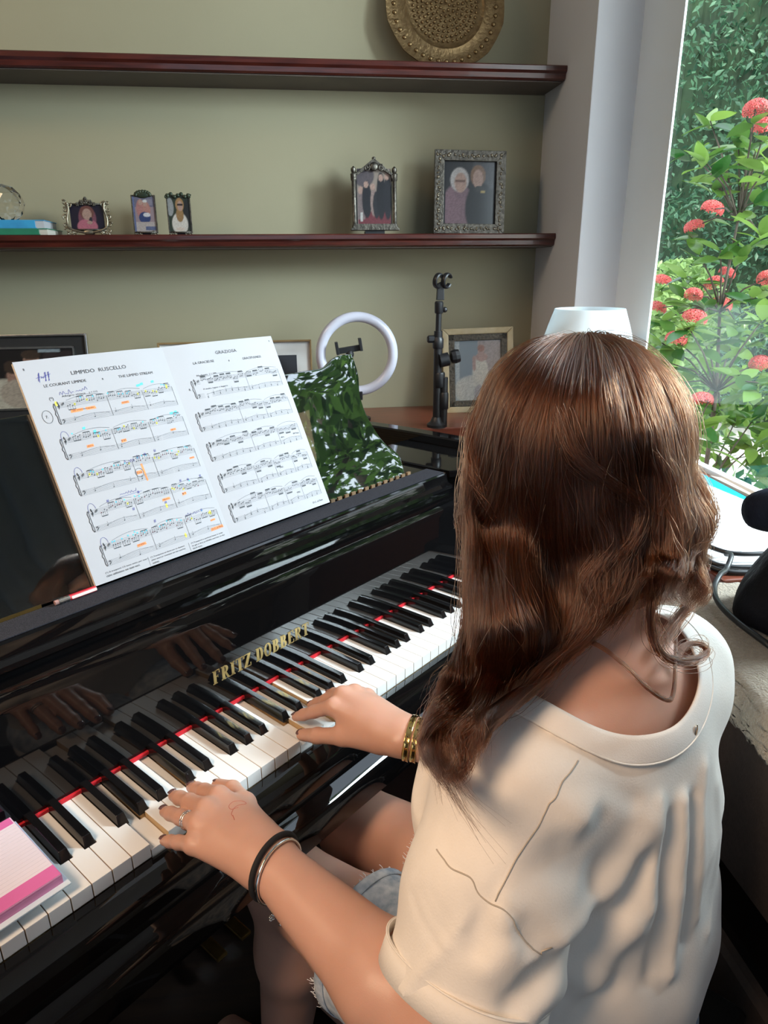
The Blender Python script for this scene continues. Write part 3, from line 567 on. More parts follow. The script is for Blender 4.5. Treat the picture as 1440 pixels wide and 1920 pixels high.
little(-0.149, 'tiny upright frame with dark domed crest, photo of two people on steps', [(0.30, 0.22, 0.24), ('r', .5, .85, .5, .15, (0.15, 0.14, 0.20)), ('r', .72, .84, .18, .08, (0.22, 0.20, 0.26)), ('e', .35, .65, .20, .26, (0.40, 0.18, 0.17)), ('e', .60, .62, .18, .22, (0.42, 0.20, 0.17)), ('e', .36, .83, .09, .08, SK), ('e', .56, .80, .09, .08, SK), ('e', .56, .86, .10, .04, (0.6, 0.6, 0.6)), ('e', .50, .40, .26, .16, (0.03, 0.05, 0.15)), ('e', .60, .48, .16, .06, (0.6, 0.58, 0.6)), ('r', .5, .14, .5, .14, (0.42, 0.36, 0.34)), ('r', .75, .10, .25, .05, (0.10, 0.12, 0.22)), ('r', .04, .5, .04, .5, (0.12, 0.15, 0.3))], 0)
little(-0.049, 'tiny upright frame with leafy top, photo of a woman in sunglasses and white jacket', [(0.03, 0.04, 0.025), ('e', .10, .70, .16, .25, (0.30, 0.30, 0.30)), ('e', .85, .5, .16, .40, (0.02, 0.02, 0.02)), ('e', .5, .22, .36, .32, (0.62, 0.56, 0.50)), ('e', .52, .48, .17, .20, (0.30, 0.17, 0.07)), ('e', .54, .76, .19, .19, (0.36, 0.20, 0.085)), ('e', .56, .73, .115, .14, SK), ('r', .56, .76, .12, .025, (0.03, 0.02, 0.02)), ('e', .5, .08, .2, .05, (0.62, 0.5, 0.42))], 1)
# --- gothic pewter frame
p = thing('photo_frame', 'dark pewter frame with pointed arch and corner pillars, family group photo', 'photo frame', T(0.534, 1.69, SZ) @ Rx(-4))
MB().box(-0.03, 0.03, -0.004, 0.03, 0.0, 0.012).build('plinth', M_black, p); backing(p, 0.11, 0.165, 0.012, 0.04, False)
add_photo(p, 0.104, 0.158, 0.028, [(0.30, 0.24, 0.20), ('e', .2, .88, .3, .2, (0.10, 0.08, 0.09)), ('r', .5, .12, .5, .13, (0.16, 0.03, 0.04)), ('r', .12, .35, .10, .25, (0.20, 0.15, 0.15)), ('e', .10, .62, .07, .07, SK), ('e', .28, .45, .14, .32, (0.015, 0.015, 0.02)), ('e', .26, .72, .07, .06, SK), ('e', .48, .42, .09, .26, (0.28, 0.20, 0.18)), ('e', .46, .68, .07, .06, SK), ('e', .56, .36, .10, .24, (0.02, 0.02, 0.025)), ('e', .70, .52, .13, .42, (0.012, 0.012, 0.016)), ('e', .70, .84, .07, .06, SK), ('e', .90, .50, .12, .40, (0.014, 0.014, 0.02)), ('e', .88, .86, .07, .06, SK), ('r', .12, .14, .03, .08, (0.5, 0.48, 0.46))])
ar = [(-0.056, 0.150)] + [(-0.052+0.104*k/12, 0.166+0.022*math.sin(math.pi*k/12)) for k in range(13)] + [(0.056, 0.150)] + [(0.056, 0.172), (0.045, 0.180), (0.022, 0.197), (0.006, 0.209), (0, 0.213), (-0.006, 0.209), (-0.022, 0.197), (-0.045, 0.180), (-0.056, 0.172)]
MB().prism(ar, -0.010, 0.002, 'y').build('arch', M_pewter, p, bevel=0.0012)
mb = MB().lathe([(0.001, -0.004), (0.010, -0.003), (0.013, 0.0), (0.010, 0.003), (0.001, 0.004)], (0, 0, 0), 14, T(0, -0.010, 0.190) @ Rx(90))
for sg in (-1, 1): mb.tube(spiral(sg*0.022, 0.186, 0.010, 1.2, 1.0, sg, y=-0.011), 0.002, 6)
mb.ell((0, -0.006, 0.213), (0.006, 0.005, 0.005)); mb.build('crest', M_pewter, p, smooth=True)
for sg in (-1, 1):
    MB().lathe([(0.009, 0.018), (0.009, 0.026), (0.0065, 0.030), (0.0065, 0.150), (0.009, 0.154), (0.009, 0.166), (0.010, 0.170), (0.006, 0.174), (0.008, 0.180), (0.0075, 0.186), (0.001, 0.192)], (sg*0.062, -0.004, 0), 14).build('pillar', M_pewter, p, smooth=0.6)
MB().prism([(-0.0745, 0.012), (0.0745, 0.012), (0.0745, 0.017), (0.068, 0.020), (0.066, 0.030), (-0.066, 0.030), (-0.068, 0.020), (-0.0745, 0.017)], -0.014, 0.004, 'y').build('frame_base', M_pewter, p, bevel=0.001)
# --- large pewter frame
p = thing('photo_frame', 'largest frame on the shelf, embossed pewter border, photo of two women', 'photo frame', T(0.828, 1.685, SZ) @ Rz(-3) @ Ry(1.2) @ Rx(-7))
backing(p, 0.19, 0.225, 0.004, 0.05); add_photo(p, 0.150, 0.182, 0.030, [(0.012, 0.012, 0.016), ('e', .85, .85, .3, .3, (0.05, 0.05, 0.06)), ('e', .26, .25, .34, .38, (0.22, 0.13, 0.16)), ('e', .34, .50, .16, .10, (0.20, 0.12, 0.15)), ('e', .29, .70, .19, .19, (0.46, 0.43, 0.42)), ('e', .31, .655, .125, .155, SK), ('e', .72, .25, .30, .42, (0.010, 0.012, 0.016)), ('e', .67, .77, .155, .165, (0.22, 0.12, 0.065)), ('e', .67, .72, .105, .145, SK), ('e', .70, .56, .10, .05, (0.03, 0.03, 0.03)), ('e', .78, .52, .06, .015, (0.4, 0.3, 0.1)), ('r', .30, .68, .11, .012, (0.15, 0.08, 0.06))])
ring_frame(p, 0.222, 0.240, 0.030, 0.010, M_pewter)
mb = MB()
for k in range(26):
    for x, z in ((-0.111+0.015, 0.012+k*0.0086), (0.111-0.015, 0.012+k*0.0086), (-0.100+k*0.008, 0.015), (-0.100+k*0.008, 0.225)):
        mb.ell((x+rnd.uniform(-.005, .005), -0.010, z+rnd.uniform(-.004, .004)), (rnd.uniform(.003, .006), 0.003, rnd.uniform(.002, .005)), 7, 5, Ry(rnd.uniform(0, 180)))
mb.build('embossing', M_silver, p, smooth=True)['label'] = 'raised scroll pattern'
# --- crystal ball on two books
p = thing('book', 'thin green book under the blue one at the left end of the lower shelf', 'book', T(-0.53, 1.70, SZ+0.0005))
MB().box(-0.10, 0.120, -0.07, 0.07, 0, 0.0165).build('pages', mat('book_pages', (0.55, 0.52, 0.46), 0.8, noise=(1, (0.45, 0.42, 0.36)), stretch=(1, 1, 800)), p)
MB().box(-0.102, 0.100, -0.072, 0.072, -0.0003, 0.002).box(-0.102, 0.122, -0.072, 0.072, 0.0145, 0.0168).box(-0.102, 0.098, -0.0725, -0.070, 0, 0.0165).build('cover', mat('green_book_cover', (0.02, 0.20, 0.11), 0.4, noise=(20, (0.02, 0.16, 0.09))), p, bevel=0.0005)
p = thing('book', 'blue book lying on the green book on the lower shelf', 'book', T(-0.55, 1.70, SZ+0.0178) @ Rz(3))
MB().box(-0.10, 0.128, -0.068, 0.068, 0.0, 0.0215).build('pages', M_paper, p)
MB().box(-0.102, 0.108, -0.070, 0.070, -0.0003, 0.002).box(-0.102, 0.130, -0.070, 0.070, 0.020, 0.0222).box(-0.102, 0.105, -0.0705, -0.068, 0, 0.0215).build('cover', mat('blue_book_cover', (0.03, 0.20, 0.42), 0.4, noise=(14, (0.04, 0.30, 0.55))), p, bevel=0.0005)
bm = bmesh.new(); bmesh.ops.create_icosphere(bm, subdivisions=2, radius=0.052)
for v in bm.verts:
    if v.co.z < -0.046: v.co.z = -0.046
me = bpy.data.meshes.new('crystal'); bm.to_mesh(me); bm.free()
M_cry = mat('cut_crystal', (0.96, 0.97, 0.97), 0.0, trans=1.0, ior=1.55, noise=(5, (0.95, 0.96, 0.97)))
o = tag(link(me, 'crystal_ball', M_cry, None, False, T(-0.535, 1.70, SZ+0.0865)), 'faceted crystal ball on the blue book', 'ornament')
# --- round brass tray on the upper shelf
p = thing('brass_tray', 'round hammered brass tray leaning on the wall above the upper shelf', 'tray', T(0.757, 1.725, 1.8945) @ Rx(-11))
n = 96; ro = 0.180; V = []; prof = [(0, 0.004), (0.50, 0.004), (0.60, 0.003), (0.625, 0.000), (0.65, -0.003), (0.70, 0.000), (0.80, -0.001), (0.90, -0.003), (0.97, -0.006), (1.0, -0.008), (1.0, -0.004), (0.97, 0.0), (0.6, 0.008), (0, 0.008)]
def outl(a):
    a = (a+math.pi/12) % (math.pi/6)-math.pi/12; return ro*(0.45*math.cos(math.pi/12)/math.cos(a)+0.55*0.985)
for fr_, y in prof:
    for k in range(n): a = 2*math.pi*k/n; rr = ro*fr_ if fr_ < 0.75 else (ro*fr_*(1-(fr_-0.75)*4)+outl(a)*fr_*((fr_-0.75)*4) if fr_ <= 1 else 0); V.append((rr*math.cos(a), y, 0.177+rr*math.sin(a)))
MB().add(V, [(i*n+j, i*n+(j+1) % n, (i+1)*n+(j+1) % n, (i+1)*n+j) for i in range(len(prof)-1) for j in range(n)]).build('dish', mat('hammered_brass', (0.27, 0.18, 0.085), 0.42, 0.8, noise=(70, (0.19, 0.12, 0.055)), bump=(95, 0.6, 0.004)), p, smooth=0.7)
mb = MB()
for k in range(40): a = 2*math.pi*k/40; mb.ell((0.152*math.cos(a), -0.004, 0.177+0.152*math.sin(a)), (0.0062, 0.004, 0.0062), 10, 6)
M_tb = mat('dull_brass', (0.30, 0.20, 0.095), 0.4, 0.85, noise=(40, (0.2, 0.13, 0.06)))
mb.build('rim_beads', M_tb, p, smooth=True)
mb = MB()
for q in range(1, 8):
    for k in range(6*q): a = 2*math.pi*k/(6*q)+q*0.3; mb.ell((0.0135*q*math.cos(a), 0.0015, 0.177+0.0135*q*math.sin(a)), (0.0042, 0.0032, 0.0042), 7, 5)
mb.build('punched_pattern', M_tb, p, smooth=True)['kind'] = 'stuff'
# ================================================================== things on the counter
CZ = 0.8872
p = thing('photo_frame', 'large black photo frame with silver edge, family portrait, behind the music book', 'photo frame', T(-0.52, 1.62, CZ) @ Rx(-9))
ring_frame(p, 0.335, 0.285, 0.007, 0.014, M_chrome); MB().box(-0.16, 0.16, -0.008, 0.0, 0.006, 0.279).build('black_mat', mat('black_mat_board', (0.008, 0.008, 0.009), 0.7, noise=(60, (0.010, 0.010, 0.011))), p)
add_photo(p, 0.245, 0.175, 0.068, [(0.010, 0.008, 0.008), ('e', .15, .20, .3, .3, (0.50, 0.45, 0.36)), ('e', .28, .55, .09, .20, SK2), ('e', .27, .70, .10, .11, (0.05, 0.03, 0.02)), ('e', .50, .74, .10, .18, SK2), ('e', .50, .90, .11, .08, (0.05, 0.03, 0.02)), ('e', .74, .70, .09, .17, SK2), ('e', .74, .86, .10, .09, (0.03, 0.02, 0.02)), ('e', .92, .72, .08, .16, SK), ('e', .92, .88, .09, .08, (0.03, 0.02, 0.02)), ('e', .35, .25, .25, .25, (0.4, 0.33, 0.26)), ('r', .72, .97, .12, .03, (0.25, 0.3, 0.33))], y=-0.0092)
for b in ((-0.128, -0.1225, 0.062, 0.249), (0.1225, 0.128, 0.062, 0.249), (-0.128, 0.128, 0.062, 0.068), (-0.128, 0.128, 0.243, 0.249)): MB().box(b[0], b[1], -0.012, -0.008, b[2], b[3]).build('inner_rim', M_chrome, p)
p = thing('photo_frame', 'wide picture frame with gold edge and white mat behind the music desk', 'photo frame', T(0.08, 1.72, CZ) @ Rx(-8))
ring_frame(p, 0.490, 0.243, 0.006, 0.016, mat('gilt_wood', (0.35, 0.23, 0.10), 0.4, 0.3, noise=(40, (0.28, 0.18, 0.08)))); MB().box(-0.24, 0.24, -0.006, 0, 0.005, 0.238).build('white_mat', mat('white_mat_board', (0.72, 0.72, 0.70), 0.8, noise=(30, (0.70, 0.70, 0.68))), p)
add_photo(p, 0.39, 0.165, 0.03, [(0.015, 0.015, 0.018), ('e', .3, .5, .2, .4, (0.1, 0.08, 0.08)), ('e', .3, .8, .08, .15, SK2)], y=-0.0066)
# wedding portrait
p = thing('photo_frame', 'cream and dark carved frame with bridal portrait, leaning beside the microphone stand', 'photo frame', T(0.874, 1.655, CZ) @ Rz(-10) @ Rx(-9) @ Ry(-2.0))
M_cream = mat('cream_gold_wood', (0.50, 0.42, 0.27), 0.5, noise=(25, (0.40, 0.32, 0.18))); ring_frame(p, 0.232, 0.275, 0.020, 0.012, M_cream, bev=0.004)
M_carv = mat('dark_carved_wood', (0.035, 0.03, 0.022), 0.5, noise=(120, (0.10, 0.085, 0.06)), bump=(150, 0.8, 0.004))
for b in ((-0.097, -0.076, 0.019, 0.256), (0.076, 0.097, 0.019, 0.256), (-0.097, 0.097, 0.019, 0.040), (-0.097, 0.097, 0.235, 0.256)): MB().box(b[0], b[1], -0.009, 0, b[2], b[3]).build('carved_border', M_carv, p, bevel=0.003)
add_photo(p, 0.154, 0.197, 0.039, [(0.22, 0.26, 0.28), ('r', .75, .6, .25, .4, (0.36, 0.30, 0.27)), ('r', .06, .5, .05, .5, (0.42, 0.45, 0.44)), ('e', .40, .18, .42, .24, (0.55, 0.53, 0.46)), ('e', .55, .45, .17, .30, (0.58, 0.55, 0.46)), ('e', .52, .12, .10, .14, (0.40, 0.36, 0.34)), ('e', .58, .72, .13, .07, SK), ('e', .57, .82, .065, .075, SK), ('e', .57, .87, .08, .055, (0.32, 0.15, 0.09)), ('e', .42, .62, .04, .13, SK), ('e', .92, .25, .22, .25, (0.03, 0.03, 0.035))], y=-0.002)
MB().box(-0.10, 0.10, 0, 0.004, 0.01, 0.26).build('back_board', M_black, p)
# ring light with phone holder
p = thing('ring_light', 'white ring light with black phone holder standing on the counter', 'ring light', T(0.462, 1.60, CZ))
mb = MB(); mb.tube([(0.1135*math.cos(2*math.pi*k/64), 0, 0.207+0.1135*math.sin(2*math.pi*k/64)) for k in range(64)], 0.0155, 16, True)
mb.build('light_ring', mat('white_diffuser', (0.62, 0.62, 0.72), 0.25, noise=(10, (0.60, 0.60, 0.70)), coat=0.3), p, smooth=True)
MB().box(-0.014, 0.014, -0.016, 0.016, 0.066, 0.094).build('ring_joint', M_black, p, bevel=0.003)
MB().tube([(0, 0, 0.0), (0, 0, 0.075)], 0.008, 12).lathe([(0.04, 0.0), (0.04, 0.008), (0.012, 0.014)], (0, 0, 0), 24).build('stand', M_black, p, smooth=0.6)
MB().tube([(0.0, -0.005, 0.085), (-0.008, -0.012, 0.15), (-0.020, -0.016, 0.205)], 0.0035, 8).build('gooseneck', M_black, p, smooth=True)
h = T(-0.026, -0.020, 0.224) @ Ry(-8)
mb = MB(); mb.box(-0.036, 0.036, -0.006, 0.006, -0.008, 0.010, h); mb.box(-0.041, -0.032, -0.018, 0.006, -0.008, 0.030, h); mb.box(0.032, 0.041, -0.018, 0.006, -0.008, 0.030, h); mb.ell((h @ Vector((0, 0, -0.014)))[:], (0.013, 0.012, 0.014))
mb.build('phone_holder', M_black, p, bevel=0.0015)
# microphone stand (foot on the piano side of the counter)
p = thing('microphone_stand', 'black folding microphone stand with empty clip on the counter', 'microphone stand', T(0.690, 1.46, CZ))
MB().lathe([(0.030, 0), (0.030, 0.008), (0.02, 0.016), (0.014, 0.03)], (0, 0, 0), 28).build('base', M_black, p, smooth=0.6)
MB().tube([(0, 0, 0.02), (0, 0, 0.285)], 0.0125, 14).build('lower_tube', M_black, p, smooth=0.6)
MB().tube([(0.020, -0.004, 0.0), (0.020, -0.004, 0.15)], 0.0115, 14).lathe([(0.0135, 0.0), (0.0145, 0.002), (0.0145, 0.045), (0.0125, 0.05)], (0.020, -0.004, 0.055), 16).build('folded_boom', M_black, p, smooth=0.6)
MB().lathe([(0.016, 0.12), (0.017, 0.122), (0.017, 0.16), (0.015, 0.165)], (0.006, 0, 0), 16).build('collar', M_black, p, smooth=0.6)
MB().lathe([(0.015, 0.235), (0.0165, 0.238), (0.0165, 0.262), (0.013, 0.268)], (0, 0, 0), 16).build('collar', M_black, p, smooth=0.6)
MB().tube([(0.004, -0.012, 0.200), (0.030, -0.012, 0.205)], 0.020, 16).build('clutch', M_black, p, smooth=0.6)
MB().lathe([(0.008, -0.016), (0.019, -0.012), (0.021, 0), (0.019, 0.012), (0.008, 0.014)], (0, 0, 0), 10, T(0.050, -0.014, 0.212) @ Ry(80)).build('clutch_knob', M_black, p, bevel=0.001)
MB().lathe([(0.007, -0.012), (0.011, -0.008), (0.011, 0.008), (0.007, 0.012)], (0, 0, 0), 10, T(-0.021, 0, 0.262) @ Ry(90)).build('height_knob', M_black, p)
MB().tube([(0, 0, 0.28), (0.001, 0, 0.345)], 0.0085, 12).lathe([(0.0115, 0.0), (0.013, 0.003), (0.013, 0.03), (0.010, 0.034)], (0.001, 0, 0.335), 16).ell((0.018, -0.002, 0.345), (0.008, 0.006, 0.008)).build('upper_tube', M_black, p, smooth=0.6)
mc = MB().prism([(-0.010, 0.0), (0.012, 0.0), (0.011, 0.04), (0.006, 0.052), (-0.008, 0.045)], -0.008, 0.008, 'y').build('microphone_clip', M_black, p, bevel=0.002, M=T(0.003, 0, 0.372))
for dx, rt_ in ((-0.006, 20), (0.018, -18)):
    MB().tube([(0.0165*math.cos(0.5+k*0.33), 0, 0.0185*math.sin(0.5+k*0.33)) for k in range(17)], 0.0042, 8, up=(0, 1, 0), flat=2.0).build('clip_jaw', M_black, p, smooth=0.6, M=T(0.003+dx, -0.006, 0.425) @ Rz(40) @ Rx(10))
# table lamp
p = thing('table_lamp', 'white frosted table lamp in the corner by the window, unlit', 'lamp', T(1.012, 1.14, CZ))
lm = bpy.data.materials.new('frosted_shade'); lm.use_nodes = True; N = lm.node_tree.nodes; L = lm.node_tree.links; b = N['Principled BSDF']; b.inputs['Base Color'].default_value = (0.80, 0.86, 0.88, 1); b.inputs['Roughness'].default_value = 0.35
tl = N.new('ShaderNodeBsdfTranslucent'); tl.inputs[0].default_value = (0.80, 0.88, 0.92, 1); mx = N.new('ShaderNodeMixShader'); mx.inputs[0].default_value = 0.45
L.new(b.outputs[0], mx.inputs[1]); L.new(tl.outputs[0], mx.inputs[2]); L.new(mx.outputs[0], N['Material Output'].inputs[0])
V = []; n = 48; pr = [(0.150, 0.13), (0.137, 0.19), (0.118, 0.26), (0.101, 0.318), (0.0865, 0.360), (0.0845, 0.360), (0.099, 0.316), (0.116, 0.258), (0.135, 0.188), (0.148, 0.13)]
F = []
for r_, z in pr: V += [(r_*math.cos(2*math.pi*k/n), r_*math.sin(2*math.pi*k/n), z) for k in range(n)]
for i in range(len(pr)-1): F += [(i*n+j, i*n+(j+1) % n, (i+1)*n+(j+1) % n, (i+1)*n+j) for j in range(n)]
MB().add(V, F).build('lamp_shade', lm, p, smooth=0.7)
MB().lathe([(0.07, 0), (0.07, 0.010), (0.03, 0.022), (0.014, 0.05), (0.022, 0.09), (0.012, 0.13), (0.010, 0.25)], (0, 0, 0), 28).build('lamp_base', M_chrome, p, smooth=0.6)
MB().ell((0, 0, 0.27), (0.03, 0.03, 0.035)).build('bulb', mat('opal_bulb', (0.8, 0.8, 0.78), 0.3, noise=(9, (0.8, 0.8, 0.78))), p, smooth=True)
MB().tube([(-0.0855, 0, 0.345), (0.0855, 0, 0.345)], 0.002, 6).tube([(0, 0, 0.25), (0, 0, 0.345)], 0.003, 6).build('shade_carrier', M_chrome, p)
# papers
def sheet(nm, lb, cat, pts, z, m_, th=0.0008, text=False, grp=None):
    p = thing(nm, lb, cat, T(*pts[0], z)); q = [(a-pts[0][0], b-pts[0][1]) for a, b in pts]
    MB().prism(q, 0, th, 'z').build('sheet', m_, p)
    if text:
        mb = MB(); a, b, c = Vector(q[0]), Vector(q[1]), Vector(q[3]); r = random.Random(3)
        for k in range(26):
            t = 0.06+0.88*k/25; s0 = 0.07
            while s0 < 0.9:
                l_ = r.uniform(0.02, 0.07)
                if s0+l_ > 0.93: break
                P_ = [a+(b-a)*s0+(c-a)*t, a+(b-a)*(s0+l_)+(c-a)*t, a+(b-a)*(s0+l_)+(c-a)*(t+0.008), a+(b-a)*s0+(c-a)*(t+0.008)]
                mb.add([(v.x, v.y, th+0.0001) for v in P_], [(0, 1, 2, 3)]); s0 += l_+0.012
        mb.build('printed_lines', mat('faint_print', (0.45, 0.48, 0.50), 0.8, noise=(50, (0.5, 0.52, 0.55))), p)['kind'] = 'stuff'
    return p
M_bright = mat('white_copy_paper', (0.86, 0.87, 0.88), 0.8, noise=(9, (0.85, 0.86, 0.87)))
sheet('plastic_folder', 'turquoise plastic folder under the white sheets by the window', 'folder', [(0.93, 0.62), (1.185, 0.60), (1.195, 0.88), (0.94, 0.90)], CZ, mat('turquoise_plastic', (0.01, 0.42, 0.62), 0.3, noise=(9, (0.01, 0.38, 0.58))), 0.003)
sheet('paper_sheet', 'white printed sheet lying on top of the turquoise folder', 'paper', [(0.935, 0.385), (1.192, 0.475), (1.150, 0.80), (0.925, 0.76)], CZ+0.0034, M_bright, text=True)
sheet('paper_sheet', 'lower white sheet whose corner sticks out towards the cables', 'paper', [(0.918, 0.335), (1.17, 0.345), (1.16, 0.58), (0.91, 0.58)], CZ+0.0002, M_bright)
sheet('card', 'beige card standing out beyond the sheets at the window frame', 'card', [(1.205, 0.66), (1.212, 0.80), (1.196, 0.82), (1.196, 0.66)], CZ+0.0002, mat('beige_card', (0.55, 0.42, 0.32), 0.7, noise=(9, (0.5, 0.38, 0.3))), 0.006)
# ================================================================== armchair with fleece, bag, cables, bench
M_brown = mat('brown_upholstery', (0.045, 0.030, 0.024), 0.8, noise=(150, (0.055, 0.037, 0.03)), bump=(400, 0.3, 0.002))
p = thing('armchair', 'dark brown upholstered armchair with a beige fleece over its back', 'armchair', T(0.93, 0.02, 0))
MB().box(-0.158, 0.118, -0.42, 0.268, 0.62, 0.862).build('backrest', M_brown, p, bevel=0.02, seg=3)
MB().box(-0.12, 0.13, -0.42, 0.235, 0.22, 0.45).build('seat', M_brown, p, bevel=0.02, seg=3)
MB().box(-0.10, 0.11, -0.40, 0.22, 0.12, 0.63).build('frame_box', M_lac2, p)
for x in (-0.07, 0.08):
    for y in (-0.38, 0.20): MB().box(x-0.02, x+0.02, y-0.02, y+0.02, 0, 0.13).build('leg', M_lac2, p)
# fleece throw: a thick pelt folded over the back
def pelt():
    path = catmull([(-0.170, 0.836), (-0.169, 0.850), (-0.163, 0.866), (-0.140, 0.876), (-0.06, 0.878), (0.03, 0.878), (0.10, 0.874), (0.128, 0.84), (0.132, 0.75)], 90); ys = np.linspace(-0.40, 0.280, 110); V = []
    for i, y in enumerate(ys):
        for j, q in enumerate(path):
            d = 0.010*math.sin(y*11+1)*(j < 12)*(12-j)/12; dz = 0.030*(y-0.2)*(1-j/30 if j < 30 else 0)
            V.append((q[0], y+0.006*math.sin(j*0.3), q[1]+d+dz-0.06*max(0, (y-0.262))))
    V = np.array(V).reshape(110, 90, 3); V += (R.rand(110, 90, 3)-0.5)*0.0030
    for s in range(1):
        V[1:-1] = 0.5*V[1:-1]+0.25*(V[:-2]+V[2:])
    i = (np.arange(109)[:, None]*90+np.arange(89)).ravel(); return V.reshape(-1, 3), np.stack([i, i+1, i+91, i+90], 1)
V, F = pelt()
o = mesh_np('fleece_throw', V, F, mat('beige_fleece', (0.50, 0.41, 0.31), 0.95, noise=(140, (0.42, 0.33, 0.245)), bump=(330, 1.0, 0.006), sheen=0.3), None, True, M=T(0.93, 0.02, 0))
md = o.modifiers.new('thick', 'SOLIDIFY'); md.thickness = 0.008; md.offset = 1
tag(o, 'beige curly fleece throw laid over the back of the brown armchair', 'throw')
# bag
p = thing('fabric_bag', 'black navy fabric bag standing on the fleece at the right edge', 'bag', T(0.945, 0.165, 0.886))
M_navy = mat('navy_fabric', (0.006, 0.008, 0.016), 0.75, noise=(30, (0.010, 0.014, 0.028)), bump=(40, 0.5, 0.01), spec=0.12)
n = 40; V = []; pr = [tuple(q) for q in catmull([(0.02, 0.0), (0.088, 0.002), (0.098, 0.012), (0.094, 0.035), (0.078, 0.075), (0.062, 0.11), (0.054, 0.14), (0.055, 0.15)], 26)]
for r_, z in pr:
    for k in range(n): a = 2*math.pi*k/n; rr = r_*(1+0.05*math.sin(3*a+z*20)+0.03*math.sin(7*a)); V.append((rr*math.cos(a), rr*math.sin(a), z))
MB().add(V, [tuple(range(n))[::-1]]+[(i*n+j, i*n+(j+1) % n, (i+1)*n+(j+1) % n, (i+1)*n+j) for i in range(len(pr)-1) for j in range(n)]).build('bag_body', mat('black_bag_cloth', (0.004, 0.004, 0.006), 0.6, noise=(30, (0.006, 0.006, 0.009)), bump=(30, 0.5, 0.01), spec=0.12), p, smooth=True)
V = []
pr = [tuple(q) for q in catmull([(0.050, 0.135), (0.070, 0.126), (0.090, 0.130), (0.100, 0.150), (0.096, 0.172), (0.07, 0.188), (0.03, 0.194), (0.002, 0.193)], 26)]
for r_, z in pr:
    for k in range(n): a = 2*math.pi*k/n; rr = r_*(1+0.09*math.sin(3*a+1)+0.04*math.sin(8*a)); V.append((rr*math.cos(a), rr*math.sin(a), z+0.016*math.sin(2*a+1)*(r_/0.12)))
MB().add(V, [(i*n+j, i*n+(j+1) % n, (i+1)*n+(j+1) % n, (i+1)*n+j) for i in range(len(pr)-1) for j in range(n)]).build('folded_flap', M_navy, p, smooth=True)
# cables
M_cab = mat('black_cable', (0.008, 0.008, 0.009), 0.4, noise=(40, (0.010, 0.010, 0.011)))
cz = CZ+0.0045
for pts, lb in (
    ([(0.925, 0.50, cz+.010), (0.912, 0.40, cz+.006), (0.93, 0.352, cz), (1.02, 0.340, cz), (1.18, 0.352, cz)], 'upper black cable running along the counter end below the papers'),
    ([(0.909, 0.350, cz), (0.925, 0.329, cz), (0.98, 0.321, cz), (1.06, 0.318, cz), (1.18, 0.330, cz)], 'lower black cable running along the very edge of the counter end'),
    ([(0.945, 0.370, cz+.012), (0.940, 0.350, cz+.018), (0.915, 0.322, cz+.008), (0.888, 0.296, 0.905), (0.862, 0.268, 0.899), (0.840, 0.225, 0.899), (0.830, 0.170, 0.900), (0.832, 0.10, 0.900)], 'black cable hanging off the counter across the fleece'),
    ([(1.19, 0.40, cz), (1.09, 0.372, cz+.010), (1.02, 0.362, cz+.012), (0.955, 0.376, cz+0.011), (0.93, 0.43, cz+.012)], 'looped black cable curving under the white sheet')):
    tag(MB().tube([tuple(q) for q in catmull(pts, 50)], 0.0042, 8).build('cable', M_cab, smooth=True), lb, 'cable')
# bench
p = thing('piano_bench', 'black piano bench under the seated player', 'bench', PM @ T(0.345, -0.40, 0))
MB().box(-0.23, 0.23, -0.16, 0.16, 0.380, 0.443).build('seat_cushion', mat('black_leather', (0.006, 0.005, 0.005), 0.45, noise=(30, (0.008, 0.007, 0.007)), bump=(120, 0.3, 0.002)), p, bevel=0.018, seg=3)
MB().box(-0.22, 0.22, -0.15, 0.15, 0.32, 0.380).build('apron', M_lac2, p, bevel=0.003)
for x in (-0.19, 0.19):
    for y in (-0.12, 0.12): MB().box(x-0.022, x+0.022, y-0.022, y+0.022, 0, 0.32).build('leg', M_lac2, p, bevel=0.003)
# ================================================================== the garden behind the glass
def leaf_mat(name, c1, c2, tr=0.45, rough=0.35):
    m = bpy.data.materials.new(name); m.use_nodes = True; N = m.node_tree.nodes; L = m.node_tree.links; b = N['Principled BSDF']; b.inputs['Roughness'].default_value = rough; b.inputs['Specular IOR Level'].default_value = 0.3 if rough > 0.5 else 0.5
    at = N.new('ShaderNodeAttribute'); at.attribute_name = 'col'; oi = N.new('ShaderNodeObjectInfo'); ad = N.new('ShaderNodeMath'); ad.operation = 'ADD'
    cr = N.new('ShaderNodeValToRGB'); cr.color_ramp.elements[0].color = (*c1, 1); cr.color_ramp.elements[1].color = (*c2, 1)
    L.new(at.outputs['Fac'], ad.inputs[0]); L.new(oi.outputs['Random'], ad.inputs[1]); fc = N.new('ShaderNodeMath'); fc.operation = 'FRACT'; L.new(ad.outputs[0], fc.inputs[0]); L.new(fc.outputs[0], cr.inputs[0])
    t = N.new('ShaderNodeBsdfTranslucent'); mx = N.new('ShaderNodeMixShader'); mx.inputs[0].default_value = tr
    L.new(cr.outputs[0], b.inputs['Base Color']); L.new(cr.outputs[0], t.inputs[0]); L.new(b.outputs[0], mx.inputs[1]); L.new(t.outputs[0], mx.inputs[2]); L.new(mx.outputs[0], N['Material Output'].inputs[0])
    return m
